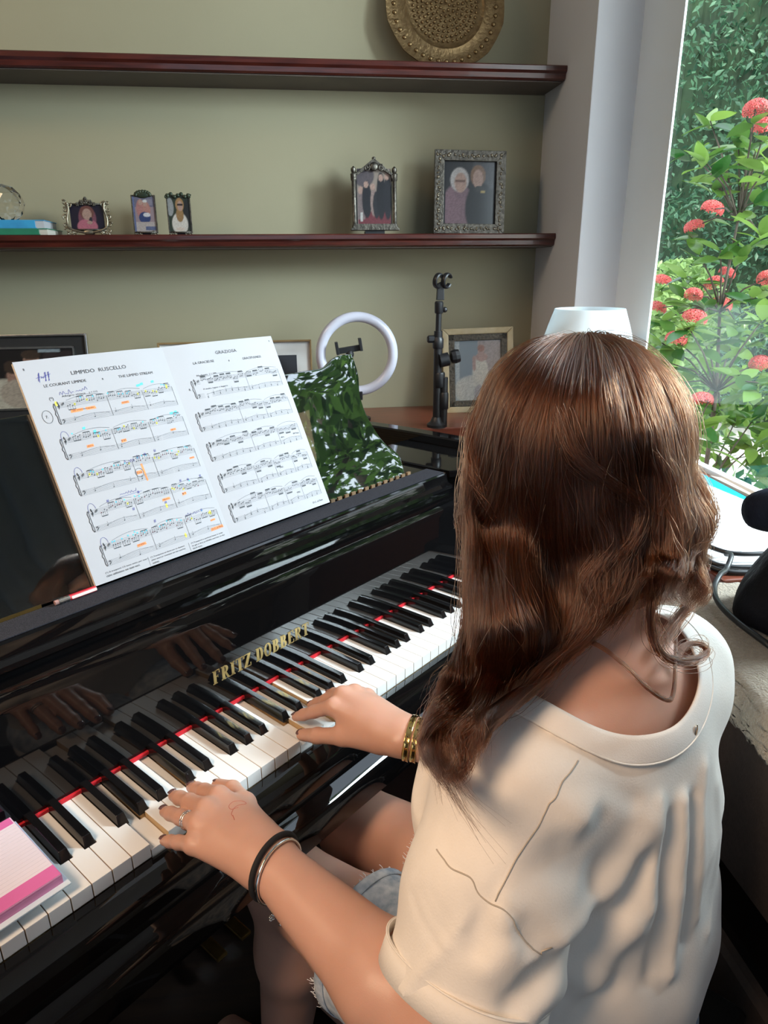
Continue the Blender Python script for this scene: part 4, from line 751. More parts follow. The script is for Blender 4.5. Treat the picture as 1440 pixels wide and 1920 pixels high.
def leaves(name, pos, size, m, wid=0.45, droop=0.3, up=None, parent=None):
    n = len(pos); a = R.rand(n)*2*np.pi; el = (R.rand(n)-0.5)*2.2 if up is None else up+(R.rand(n)-0.5)*0.8; s = size*(0.6+0.8*R.rand(n))
    d = np.stack([np.cos(a)*np.cos(el), np.sin(a)*np.cos(el), np.sin(el)], 1); q = R.randn(n, 3); sd = np.cross(d, q); sd /= np.linalg.norm(sd, axis=1)[:, None]; nr = np.cross(sd, d); s = s[:, None]
    mid = pos+d*s*0.5-nr*s*0.05; V = np.stack([pos, mid+sd*s*wid*0.5+nr*s*0.08, pos+d*s-np.array([0, 0, 1])*s*droop*0.3, mid-sd*s*wid*0.5+nr*s*0.08, mid], 1).reshape(-1, 3)
    b = np.arange(n)[:, None]*5; F = np.concatenate([b+np.array([[0, 1, 4]]), b+np.array([[1, 2, 4]]), b+np.array([[2, 3, 4]]), b+np.array([[3, 0, 4]])], 0)
    c = np.repeat(R.rand(n), 5)[:, None]*np.ones(3)
    return mesh_np(name, V, F, m, parent, False, c)
struct(MB().box(1.36, 16, -10, 16, -0.25, -0.12).build('ground', mat('pale_paving', (0.55, 0.54, 0.51), 0.8, noise=(1.5, (0.48, 0.47, 0.44)))))
def along(az, d, z): a = math.radians(az); return np.array([0.26+d*math.sin(a), -0.58+d*math.cos(a), z])
# clipped hedge: a body of leaves in a thick slab, facing the window
def blob(n, c, r):
    d = R.randn(n, 3); d /= np.linalg.norm(d, axis=1)[:, None]; return np.array(c)+d*np.array(r)*(0.72+0.33*R.rand(n, 1)**0.5)
M_l1 = leaf_mat('hedge_leaf', (0.014, 0.065, 0.036), (0.14, 0.29, 0.17)); M_l2 = leaf_mat('shrub_leaf', (0.022, 0.095, 0.018), (0.19, 0.31, 0.06), rough=0.25); M_l3 = leaf_mat('sunlit_leaf_tone', (0.14, 0.26, 0.07), (0.32, 0.46, 0.18)); M_l4 = leaf_mat('tree_leaf', (0.010, 0.050, 0.012), (0.17, 0.34, 0.06), tr=0.5, rough=0.6)  # the palest greens have sunlight put into the colour
M_bark = mat('bark', (0.05, 0.035, 0.025), 0.9, noise=(30, (0.09, 0.07, 0.05)), bump=(40, 0.6, 0.01))
hd = thing('tall_hedge', 'tall dense blue green hedge filling the garden beyond the flowering shrub', 'hedge', T(*along(33, 7.4, -0.12)))
pts = []; base = np.array(along(33, 7.4, -0.12))
for k in range(70):
    az = R.uniform(25, 43); d = R.uniform(6.9, 7.7); z = R.uniform(0.55, 5.2); pts.append(blob(760, along(az, d, z)-base, (0.55, 0.55, 0.42)))
o = leaves('foliage', np.concatenate(pts), 0.062, M_l1, 0.42, parent=hd); o['kind'] = 'stuff'
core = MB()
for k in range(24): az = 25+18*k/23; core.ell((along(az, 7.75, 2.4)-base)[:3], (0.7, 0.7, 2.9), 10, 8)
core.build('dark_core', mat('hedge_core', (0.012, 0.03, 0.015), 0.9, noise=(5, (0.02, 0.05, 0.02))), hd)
for k in range(6): MB().tube([(along(27+3*k, 7.8, -0.12)-base)[:3], (along(27.5+3*k, 7.8, 2.6)-base)[:3]], [0.06, 0.02], 8).build('trunk', M_bark, hd)
pb = thing('sunlit_patch_bush', 'bush coloured as a sunlit lime green patch low beside the window frame, in front of the hedge', 'bush', T(*along(29.5, 5.4, -0.12)))  # stands in for a sunlit green patch; sunlight put into its leaf colour
o = leaves('foliage', np.concatenate([blob(1500, (0, 0, z), (0.30, 0.30, 0.34)) for z in (0.35, 0.75, 1.15)]), 0.07, M_l3, 0.5, parent=pb); o['kind'] = 'stuff'
MB().ell((0, 0, 0.75), (0.22, 0.22, 0.62), 12, 10).build('inner_growth', mat('sunlit_core_tone', (0.30, 0.46, 0.16), 0.9, noise=(8, (0.38, 0.54, 0.22))), pb); MB().tube([(0, 0, 0), (0, 0, 0.5)], 0.02, 8).build('stem', M_bark, pb)
# flowering shrub: each large leaf and flower head a part
sb = thing('flowering_shrub', 'flowering shrub with red flower heads and glossy leaves just outside the window', 'shrub', T(*along(34.5, 2.75, -0.12))); sbase = np.array(along(34.5, 2.75, -0.12))
def leaf_shape():
    mb = MB(); n = 6; V = []
    for k in range(n+1):
        t = k/n; w_ = 0.23*math.sin(math.pi*t**0.8)**0.9; V += [(t, -w_, 0.10*w_+0.05*math.sin(t*3)), (t, 0, -0.02+0.05*math.sin(t*3)), (t, w_, 0.10*w_+0.05*math.sin(t*3))]
    F = []
    for k in range(n): F += [(3*k, 3*k+1, 3*k+4, 3*k+3), (3*k+1, 3*k+2, 3*k+5, 3*k+4)]
    me = bpy.data.meshes.new('leaf'); me.from_pydata(V, [], F); me.validate(); me.materials.append(M_l2); me.shade_smooth(); return me
lme = leaf_shape()
FL = [(1.578, 1.444, 1.756), (1.763, 1.892, 1.534), (1.619, 1.75, 1.468), (1.671, 2.009, 1.29), (1.75, 1.73, 1.32), (1.772, 1.834, 1.284), (1.54, 1.565, 1.258), (1.639, 1.966, 1.195), (1.523, 1.513, 1.19), (1.531, 1.618, 1.116), (1.581, 1.501, 0.932), (1.772, 1.512, 1.043), (1.766, 1.539, 1.306), (1.638, 1.472, 1.716), (1.773, 1.772, 1.214)]
LV = [(1.65, 1.79, 1.79), (1.62, 1.82, 1.7), (1.51, 1.48, 1.61), (1.48, 1.51, 1.64), (1.71, 1.71, 1.71), (1.72, 1.66, 1.66), (1.72, 1.63, 1.68), (1.67, 1.5, 1.61), (1.69, 1.63, 1.59), (1.62, 1.67, 1.59), (1.72, 1.6, 1.53), (1.66, 1.45, 1.43), (1.69, 1.56, 1.39), (1.62, 1.58, 1.39), (1.64, 1.73, 1.38), (1.67, 1.83, 1.31), (1.65, 1.82, 1.24), (1.65, 1.64, 1.21), (1.69, 1.56, 1.18), (1.69, 1.48, 1.25), (1.66, 1.38, 1.19), (1.49, 1.49, 1.17), (1.51, 1.67, 1.1), (1.51, 1.59, 1.04), (1.61, 1.58, 1.11), (1.79, 1.7, 1.08), (1.74, 1.55, 1.11), (1.68, 1.6, 1.0), (1.67, 1.45, 1.02), (1.66, 1.35, 1.01), (1.55, 1.57, 0.98), (1.55, 1.45, 0.87), (1.68, 1.55, 0.9), (1.83, 1.67, 0.82), (1.81, 1.54, 0.86), (1.59, 1.43, 0.81), (1.8, 1.62, 0.71), (1.83, 1.56, 0.75), (1.56, 1.77, 1.17), (1.63, 1.81, 1.18)]
stm = MB(); hubs = [Vector((1.70, 1.60, 0.55)), Vector((1.66, 1.55, 0.95)), Vector((1.70, 1.66, 1.20)), Vector((1.69, 1.62, 1.48))]
stm.tube([(0, 0, 0)]+[(Vector(h)-Vector(sbase))[:] for h in hubs], [0.012, 0.009, 0.007, 0.005, 0.004], 7)
for q in LV+FL:
    q = Vector(q); h = min(hubs, key=lambda h: (h-q).length+max(0, h.z-q.z)*2); a = h-Vector(sbase); b = q-Vector(sbase)
    stm.tube([a[:], ((a+b)/2+Vector((0, 0, 0.02)))[:], b[:]], [0.0035, 0.003, 0.002], 5)
stm.build('stem', M_bark, sb, smooth=True)
def put_leaf(q, s_, a, e):
    o = bpy.data.objects.new('leaf', lme); COL.objects.link(o); o.parent = sb
    o.matrix_local = T(*(Vector(q)-Vector(sbase))) @ Matrix.Rotation(a, 4, 'Z') @ Matrix.Rotation(-e, 4, 'Y') @ Matrix.Rotation(rnd.uniform(-.6, .6), 4, 'X') @ Matrix.Diagonal((s_, s_, s_, 1))
for q in LV:
    a0 = rnd.uniform(0, 6)
    for k in range(6): put_leaf((q[0], q[1], q[2]-0.012*(k//2)), rnd.uniform(0.070, 0.112), a0+k*2.2, rnd.uniform(-0.5, 0.7))
for q in FL:
    for k in range(3): put_leaf((q[0], q[1], q[2]-0.035), rnd.uniform(0.075, 0.105), rnd.uniform(0, 6), rnd.uniform(-0.4, 0.3))
mb = MB()
for k in range(70):
    th = math.acos(1-1.25*(k+0.5)/70); ph = k*2.39996; c = Vector((0.040*math.sin(th)*math.cos(ph), 0.040*math.sin(th)*math.sin(ph), 0.028*math.cos(th)))
    nr = c.normalized(); e = nr.orthogonal().normalized(); g = nr.cross(e); ro_ = rnd.uniform(0, 6)
    for j in range(4):
        a = ro_+j*math.pi/2; d = e*math.cos(a)+g*math.sin(a); s_ = e*-math.sin(a)+g*math.cos(a)
        mb.add([c, c+d*0.005+s_*0.0028+nr*0.001, c+d*0.0105-nr*0.001, c+d*0.005-s_*0.0028+nr*0.001], [(0, 1, 2, 3)])
    mb.add([c*0.25, c*0.25+e*0.0012, c+e*0.0012, c], [(0, 1, 2, 3)])
fh0 = mb.build('flower_head', mat('red_petals', (0.52, 0.04, 0.045), 0.5, noise=(60, (0.62, 0.12, 0.10))), sb); me0 = fh0.data
for i, q in enumerate(FL):
    if i: o = bpy.data.objects.new('flower_head', me0); COL.objects.link(o); o.parent = sb
    else: o = fh0
    s_ = rnd.uniform(0.7, 0.98); o.matrix_local = T(*(Vector(q)-Vector(sbase))) @ Matrix.Rotation(rnd.uniform(-.5, .5), 4, 'X') @ Matrix.Rotation(rnd.uniform(-.5, .5), 4, 'Y') @ Matrix.Diagonal((s_, s_, s_, 1))
o = leaves('inner_foliage', np.concatenate([blob(280, np.array(c)-sbase, (0.22, 0.26, 0.22)) for c in ((1.95, 1.75, 0.65), (1.95, 1.45, 0.55), (1.98, 1.85, 1.05), (2.0, 1.35, 0.95))]), 0.07, M_l2, 0.45, parent=sb); o['kind'] = 'stuff'
R.seed(21)
# broad leaved tree further along the window, mirrored in the music desk
tr_ = thing('garden_tree', 'broad leaved tree outside, mirrored in the black music desk', 'tree', T(3.6, 0.9, -0.12)); tb = np.array((3.6, 0.9, -0.12))
pts = np.concatenate([blob(60, np.array((R.uniform(2.8, 4.2), R.uniform(-0.6, 2.2), R.uniform(1.1, 3.7)))-tb, (0.28, 0.28, 0.22)) for k in range(84)])
o = leaves('foliage', pts, 0.13, M_l4, 0.5, parent=tr_); o['kind'] = 'stuff'
MB().tube([(0.3, -1.1, 0), (0.25, -0.9, 1.6), (0, 0, 3.6)], [0.07, 0.05, 0.02], 9).tube([(0.25, -0.9, 1.6), (-0.3, -0.9, 2.8)], [0.04, 0.012], 7).tube([(0.25, -0.9, 1.6), (0.4, 0.9, 3.3)], [0.04, 0.012], 7).build('trunk', M_bark, tr_, smooth=True)
t2 = thing('garden_tree', 'taller tree standing behind the broad leaved tree, mirrored in the music desk', 'tree', T(7.5, 1.0, -0.12)); tb = np.array((7.5, 1.0, -0.12))
pts = np.concatenate([blob(75, np.array((R.uniform(6.8, 8.4), R.uniform(-1.6, 3.4), R.uniform(0.8, 4.6)))-tb, (0.5, 0.5, 0.4)) for k in range(84)])
o = leaves('foliage', pts, 0.17, M_l4, 0.5, parent=t2); o['kind'] = 'stuff'
MB().tube([(0, 0, 0), (0.1, 0, 3), (0, 0.1, 5)], [0.14, 0.1, 0.03], 9).build('trunk', M_bark, t2, smooth=True)
# ================================================================== the player: smooth bodies from blended rounded forms (piano frame, metres)
def v3(*a): return np.array(a, float)
class Cone:                                        # rounded cone from a to b; sx, sy flatten it along e (side) and across
    def __init__(s, a, b, r1, r2, e=None, fe=1.0, fg=1.0):
        s.a, s.b = np.array(a, float), np.array(b, float); s.r1, s.r2 = r1, r2; ax = s.b-s.a; s.L = np.linalg.norm(ax); s.ax = ax/s.L
        s.flat = e is not None
        if s.flat: e = np.array(e, float); e = e-s.ax*(e@s.ax); s.e = e/np.linalg.norm(e); s.g = np.cross(s.ax, s.e); s.fe, s.fg = fe, fg
        s.c = (s.a+s.b)/2; s.R = s.L/2+max(r1, r2)*(max(fe, fg, 1))
    def __call__(s, P):
        q = P-s.a; t = np.clip(q@s.ax/s.L, 0, 1); w_ = q-t[:, None]*(s.ax*s.L); r = s.r1+(s.r2-s.r1)*t
        if not s.flat: return np.sqrt((w_*w_).sum(1))-r
        u, v, z = w_@s.e, w_@s.g, w_@s.ax; a, b = r*s.fe, r*s.fg; c = np.minimum(a, b)
        k0 = np.sqrt((u/a)**2+(v/b)**2+(z/c)**2); k1 = np.sqrt((u/a**2)**2+(v/b**2)**2+(z/c**2)**2)
        return k0*(k0-1)/np.maximum(k1, 1e-9)*(k1 > 1e-9) - c*(k1 <= 1e-9)
class Ell:
    def __init__(s, c, r, M=None): s.c = np.array(c, float); s.r = np.array(r, float); s.M = np.eye(3) if M is None else np.array(M); s.R = s.r.max()
    def __call__(s, P):
        q = (P-s.c)@s.M; k0 = np.sqrt(((q/s.r)**2).sum(1)); k1 = np.sqrt(((q/s.r**2)**2).sum(1)); return k0*(k0-1)/np.maximum(k1, 1e-9)
def smin(a, b, k): h = np.maximum(k-np.abs(a-b), 0)/k; return np.minimum(a, b)-h*h*k*0.25
def rotm(x, y, z):
    x, y, z = np.radians([x, y, z]); X = np.array([[1, 0, 0], [0, np.cos(x), -np.sin(x)], [0, np.sin(x), np.cos(x)]]); Y = np.array([[np.cos(y), 0, np.sin(y)], [0, 1, 0], [-np.sin(y), 0, np.cos(y)]]); Z = np.array([[np.cos(z), -np.sin(z), 0], [np.sin(z), np.cos(z), 0], [0, 0, 1]]); return Z@Y@X
def near(prims, c, rad): return [(p, k) for p, k in prims if np.linalg.norm(p.c-c) < p.R+rad]
class Blend:                                       # base forms blended in turn, then fingers blended each on its own
    def __init__(s, base, fingers=(), sub=()): s.base, s.fingers, s.sub = base, fingers, sub
    def local(s, c, rad):
        m_ = rad+0.05; b = near(s.base, c, m_); fs = [f for f in (near(f, c, m_) for f in s.fingers) if f]; sb = near(s.sub, c, m_)
        def f(P):
            d = np.full(len(P), 1.0)
            for p, k in b: d = smin(d, p(P), k)
            out = d
            for fl in fs:
                df = np.full(len(P), 1.0)
                for p, k in fl: df = smin(df, p(P), k)
                out = np.minimum(out, smin(d, df, 0.0065))
            for p, k in sb: out = -smin(-out, p(P), k)
            return out
        return f
    def __call__(s, P): return s.local(P.mean(0), 9.0)(P)
def surface(blend, lo, hi, h, post=None, B=16):    # naive surface nets over the blocks that hold surface
    lo = np.array(lo, float); n = np.ceil((np.array(hi)-lo)/h).astype(int)+2; nb = (n+B-1)//B
    rad = B*h*np.sqrt(3)/2; N1, N2 = n[1]+B+2, n[2]+B+2; Vs, Ids, Qs = [], [], []
    g = np.stack(np.meshgrid(*[np.arange(B+1)]*3, indexing='ij'), -1).reshape(-1, 3)
    CO = np.array([[i, j, k] for i in (0, 1) for j in (0, 1) for k in (0, 1)]); ED = [(a, b) for a in range(8) for b in range(a+1, 8) if np.abs(CO[a]-CO[b]).sum() == 1]
    for bx in range(nb[0]):
        for by in range(nb[1]):
            for bz in range(nb[2]):
                o = np.array([bx, by, bz])*B; c = lo+(o+B/2)*h; f = blend.local(c, rad)
                d0 = f(c[None])
                if post is not None: d0 = post(c[None], d0)
                if abs(d0[0]) > rad*1.35+0.02: continue
                P = lo+(o+g)*h; d = f(P)
                if post is not None: d = post(P, d)
                d = d.reshape(B+1, B+1, B+1); sg = d < 0
                if sg.all() or not sg.any(): continue
                cs = [d[i:i+B, j:j+B, k:k+B] for i, j, k in CO]; ss = [sg[i:i+B, j:j+B, k:k+B] for i, j, k in CO]
                cnt = sum(x.astype(int) for x in ss); I = np.argwhere((cnt > 0) & (cnt < 8)); ii = tuple(I.T)
                acc = np.zeros((len(I), 3)); m_ = np.zeros(len(I))
                for a, b in ED:
                    da, db = cs[a][ii], cs[b][ii]; x = (da < 0) != (db < 0); t = np.where(x, da/np.where(x, da-db, 1), 0)
                    acc += x[:, None]*(CO[a]+t[:, None]*(CO[b]-CO[a])); m_ += x
                Vs.append(lo+(o+I+acc/m_[:, None])*h); gi = o+I; Ids.append((gi[:, 0]*N1+gi[:, 1])*N2+gi[:, 2])
                for ax in range(3):
                    e = np.eye(3, dtype=int)[ax]; a1, a2 = [np.eye(3, dtype=int)[(ax+q) % 3] for q in (1, 2)]
                    s0 = sg[:B, :B, :B]; s1 = sg[e[0]:B+e[0], e[1]:B+e[1], e[2]:B+e[2]]; J = np.argwhere(s0 != s1)
                    if not len(J): continue
                    fl = s0[tuple(J.T)]; gj = o+J; id_ = lambda q: (q[:, 0]*N1+q[:, 1])*N2+q[:, 2]
                    q = np.stack([id_(gj-a1-a2), id_(gj-a2), id_(gj), id_(gj-a1)], 1); q[~fl] = q[~fl][:, ::-1]; Qs.append(q)
    V = np.concatenate(Vs); I = np.concatenate(Ids); Q = np.concatenate(Qs); od = np.argsort(I); I = I[od]; V = V[od]
    k = np.searchsorted(I, Q); k = np.minimum(k, len(I)-1); ok = (I[k] == Q).all(1); return V, k[ok]
def lap(V, F, it=1, lam=0.5):                      # light smoothing
    for _ in range(it):
        s = np.zeros_like(V); c = np.zeros(len(V))
        for j in range(4):
            a, b = F[:, j], F[:, (j+1) % 4]; np.add.at(s, a, V[b]); np.add.at(c, a, 1); np.add.at(s, b, V[a]); np.add.at(c, b, 1)
        V = V*(1-lam)+lam*s/np.maximum(c, 1)[:, None]
    return V
def trace(blend, o, d, t0=0.05, t1=2.0):           # where a ray meets the body
    o, d = np.array(o, float), np.array(d, float); t = t0
    for _ in range(300):
        s = float(blend((o+d*t)[None])[0])
        if s < 0.0003: return o+d*t
        t += max(s*0.7, 0.0004)
        if t > t1: return None
# ---- skeleton
PEL, WAI, CHE, C7 = v3(.345, -.405, .56), v3(.340, -.395, .70), v3(.335, -.372, .87), v3(.335, -.405, 1.005)
SHL, SHR = v3(.222, -.388, .945), v3(.462, -.425, .952)
ELL, ELR = v3(.118, -.398, .765), v3(.470, -.372, .765)
WRL, WRR = v3(.134, -.160, .783), v3(.372, -.152, .785)
HC = v3(.391, -.338, 1.164); HM = rotm(-30, 0, 12)        # head: bowed and turned a little to the left hand
def hd_(x, y, z): return HC+HM@v3(x, y, z)
KNL, KNR = v3(.285, -.002, .517), v3(.435, .006, .513)
ANL, ANR = v3(.275, .030, .085), v3(.440, .045, .085)
TR = v3(.985, -.17, 0)
body = [(Ell(PEL, (.165, .115, .10), rotm(0, 0, -10)), .03), (Cone(PEL, WAI, .100, .088, TR, 1.35, 1.0), .05), (Cone(WAI, CHE, .090, .098, TR, 1.36, 1.0), .05), (Cone(CHE, CHE+v3(.0, -.01, .05), .095, .075, TR, 1.45, .95), .05),
        (Cone(SHL*.93+C7*.07, SHR*.93+C7*.07, .047, .047), .06), (Cone(C7+v3(0, .01, -.03), SHL, .046, .042), .05), (Cone(C7+v3(0, .01, -.03), SHR, .046, .044), .05),
        (Cone(C7+v3(.004, .022, -.01), hd_(0, -.018, -.055), .054, .050), .035)]
for sg in (-1, 1): body.append((Ell(CHE+v3(.055*sg+.01, .050, -.02), (.050, .045, .050)), .04))
head = [(Ell(hd_(0, -.012, .022), (.068, .086, .077), HM), .02), (Ell(hd_(0, .030, -.020), (.060, .062, .078), HM), .03), (Ell(hd_(0, .055, -.072), (.034, .030, .026), HM), .03),
        (Cone(hd_(0, .088, .012), hd_(0, .108, -.020), .006, .011), .012), (Ell(hd_(0, .104, -.024), (.016, .009, .008), HM), .008), (Ell(hd_(0, .088, -.047), (.021, .008, .0055), HM), .006), (Ell(hd_(0, .086, -.056), (.019, .008, .006), HM), .006),
        (Cone(hd_(-.040, .078, .022), hd_(.040, .078, .022), .012, .012), .018)]
for sg in (-1, 1): head += [(Ell(hd_(.074*sg, -.005, -.012), (.009, .017, .030), HM@rotm(0, 0, 18*sg)), .006), (Ell(hd_(.040*sg, .068, -.022), (.024, .022, .02), HM), .02)]
sub = [(Ell(hd_(.031*sg, .096, .003), (.015, .012, .009), HM), .012) for sg in (-1, 1)]
limb = []
for S_, E_, W_ in ((SHL, ELL, WRL), (SHR, ELR, WRR)):
    m1 = S_+(E_-S_)*.45; m2 = E_+(W_-E_)*.28
    limb += [(Cone(S_, m1, .045, .042), .04), (Cone(m1, E_, .044, .037), .02), (Cone(E_, m2, .038, .041), .03), (Cone(m2, W_, .040, .0235, v3(1, .2, 0), 1.10, .92), .02)]
for H_, K_, A_ in ((v3(.270, -.385, .555), KNL, ANL), (v3(.425, -.400, .555), KNR, ANR)):
    c = K_+(A_-K_)*.3+v3(0, -.018, 0)
    limb += [(Cone(H_, H_+(K_-H_)*.55, .084, .068), .05), (Cone(H_+(K_-H_)*.55, K_, .069, .054), .03), (Cone(K_+v3(0, .004, -.01), c, .051, .052), .03), (Cone(c, A_, .051, .034), .03),
             (Cone(A_+v3(0, -.02, -.045), A_+v3(0, .10, -.055), .032, .026, v3(1, 0, 0), 1.0, .9), .03), (Cone(A_+v3(0, .10, -.055), A_+v3(.0, .165, -.062), .028, .020, v3(1, 0, 0), 1.45, .8), .02)]
# ---- hands: knuckle, then bend points to the tip, radii; every finger its own chain
def finger(k, tip, lens, up, r, bulge):
    k, tip = np.array(k, float), np.array(tip, float); L = sum(lens); d = tip-k; D = np.linalg.norm(d); d /= D; up = np.array(up, float); up -= d*(up@d); up /= np.linalg.norm(up)
    # bend the chain equally at its two joints until it spans the distance
    lo_, hi_ = 0.0, 2.4
    for _ in range(40):
        th = (lo_+hi_)/2; a = 0; p = np.zeros(2)
        for i, l in enumerate(lens): p = p+l*np.array([np.cos(a), -np.sin(a)]); a += th*(1.0 if i == 0 else bulge)
        if np.linalg.norm(p) > D: lo_ = th
        else: hi_ = th
    a = 0; pts = [np.zeros(2)]
    for i, l in enumerate(lens): pts.append(pts[-1]+l*np.array([np.cos(a), -np.sin(a)])); a += th*(1.0 if i == 0 else bulge)
    q = pts[-1]; an = -np.arctan2(q[1], q[0]); c, s_ = np.cos(an), np.sin(an)
    pts = [k+d*(c*x-s_*y)+up*(s_*x+c*y) for x, y in pts]
    return pts
HANDS = []
def hand(W_, mcp, tips, th, side):
    """W_ wrist, mcp four knuckles index..little, tips four tips, th thumb points (base, joint, joint, tip)"""
    base = []; fing = []; ch = []
    up = np.cross(mcp[3]-mcp[0], (mcp[1]+mcp[2])/2-W_)*side; up /= np.linalg.norm(up)
    for i, m_ in enumerate(mcp):
        w0 = W_+(m_-W_)*.12+(mcp[i]-(mcp[1]+mcp[2])/2)*.30
        base += [(Cone(w0, m_-up*.005, .0140, (.0112, .0116, .0108, .0094)[i]), .012)]
    base += [(Cone(W_, (mcp[1]+mcp[2])/2*.6+W_*.4-up*.008,   .021, .0145, mcp[3]-mcp[0], 1.35, .80), .02)]
    LN = ((.043, .026, .022), (.047, .029, .023), (.044, .028, .022), (.035, .021, .020)); RD = (.0088, .0090, .0084, .0074)
    for i in range(4):
        p = finger(mcp[i]-up*.003, tips[i], LN[i], up+v3(0, 0, .5), RD[i], .75); r = RD[i]
        fing.append([(Cone(p[0], p[1], r*1.20, r*1.02), .004), (Cone(p[1], p[2], r*1.03, r*.92), .004), (Cone(p[2], p[3]-(p[3]-p[2])*.18, r*.93, r*.76), .004)]); ch.append((p, r))
    base += [(Cone(th[0], th[1], .017, .0125), .022)]
    fing.append([(Cone(th[1], th[2], .0122, .0105), .005), (Cone(th[2], th[3]-(th[3]-th[2])*.12, .0108, .0085), .005)]); ch.append(([th[1], th[1], th[2], th[3]], .0098))
    HANDS.append((W_, mcp, ch, up)); return base, fing
# left hand (index to little), spread over the low keys
mL = [v3(.157, -.051, .787), v3(.134, -.061, .791), v3(.116, -.070, .788), v3(.100, -.082, .780)]
tL = [v3(.171, .034, .7395), v3(.147, .046, .7395), v3(.125, .032, .7395), v3(.102, .000, .7300)]
thL = [v3(.150, -.125, .778), v3(.178, -.070, .768), v3(.194, -.025, .752), v3(.196, .012, .7375)]
bL, fL = hand(WRL, mL, tL, thL, -1)
mR = [v3(.354, -.043, .795), v3(.374, -.042, .803), v3(.391, -.049, .801), v3(.405, -.061, .793)]
tR = [v3(.350, .036, .7395), v3(.386, .046, .7330), v3(.419, .044, .7395), v3(.458, .026, .7395)]
thR = [v3(.356, -.120, .776), v3(.342, -.070, .764), v3(.336, -.028, .748), v3(.337, .008, .7315)]
bR, fR = hand(WRR, mR, tR, thR, 1)
BODY = Blend(body+head+limb+bL+bR, fL+fR, sub)
# ---- loose T-shirt: a fuller form round the body
shirt = [(Cone(v3(.350, -.400, .53), v3(.345, -.395, .70), .128, .125, TR, 1.38, 1.0), .05), (Cone(v3(.345, -.395, .70), v3(.345, -.385, .87), .123, .120, TR, 1.36, 1.0), .06), (Cone(v3(.345, -.382, .87), v3(.343, -.392, .925), .116, .080, TR, 1.35, 1.0), .06),
         (Cone(SHL, SHR, .056, .056), .05), (Cone(C7+v3(0, .01, -.035), SHL, .056, .050), .05), (Cone(C7+v3(0, .01, -.035), SHR, .056, .050), .05)]
HML, HMR = SHL+(ELL-SHL)*.80, SHR+(ELR-SHR)*.74
ARL = (ELL-SHL)/np.linalg.norm(ELL-SHL); ARR = (ELR-SHR)/np.linalg.norm(ELR-SHR)
shirt += [(Cone(SHL, SHL+(HML-SHL)*.5, .056, .062), .05), (Cone(SHL+(HML-SHL)*.5, HML+ARL*.05, .062, .073, v3(0, 1, 0), 1.0, .9), .04), (Cone(SHR, SHR+(HMR-SHR)*.5, .056, .064), .05), (Cone(SHR+(HMR-SHR)*.5, HMR+ARR*.05, .066, .072), .04)]
SHIRT = Blend(shirt)
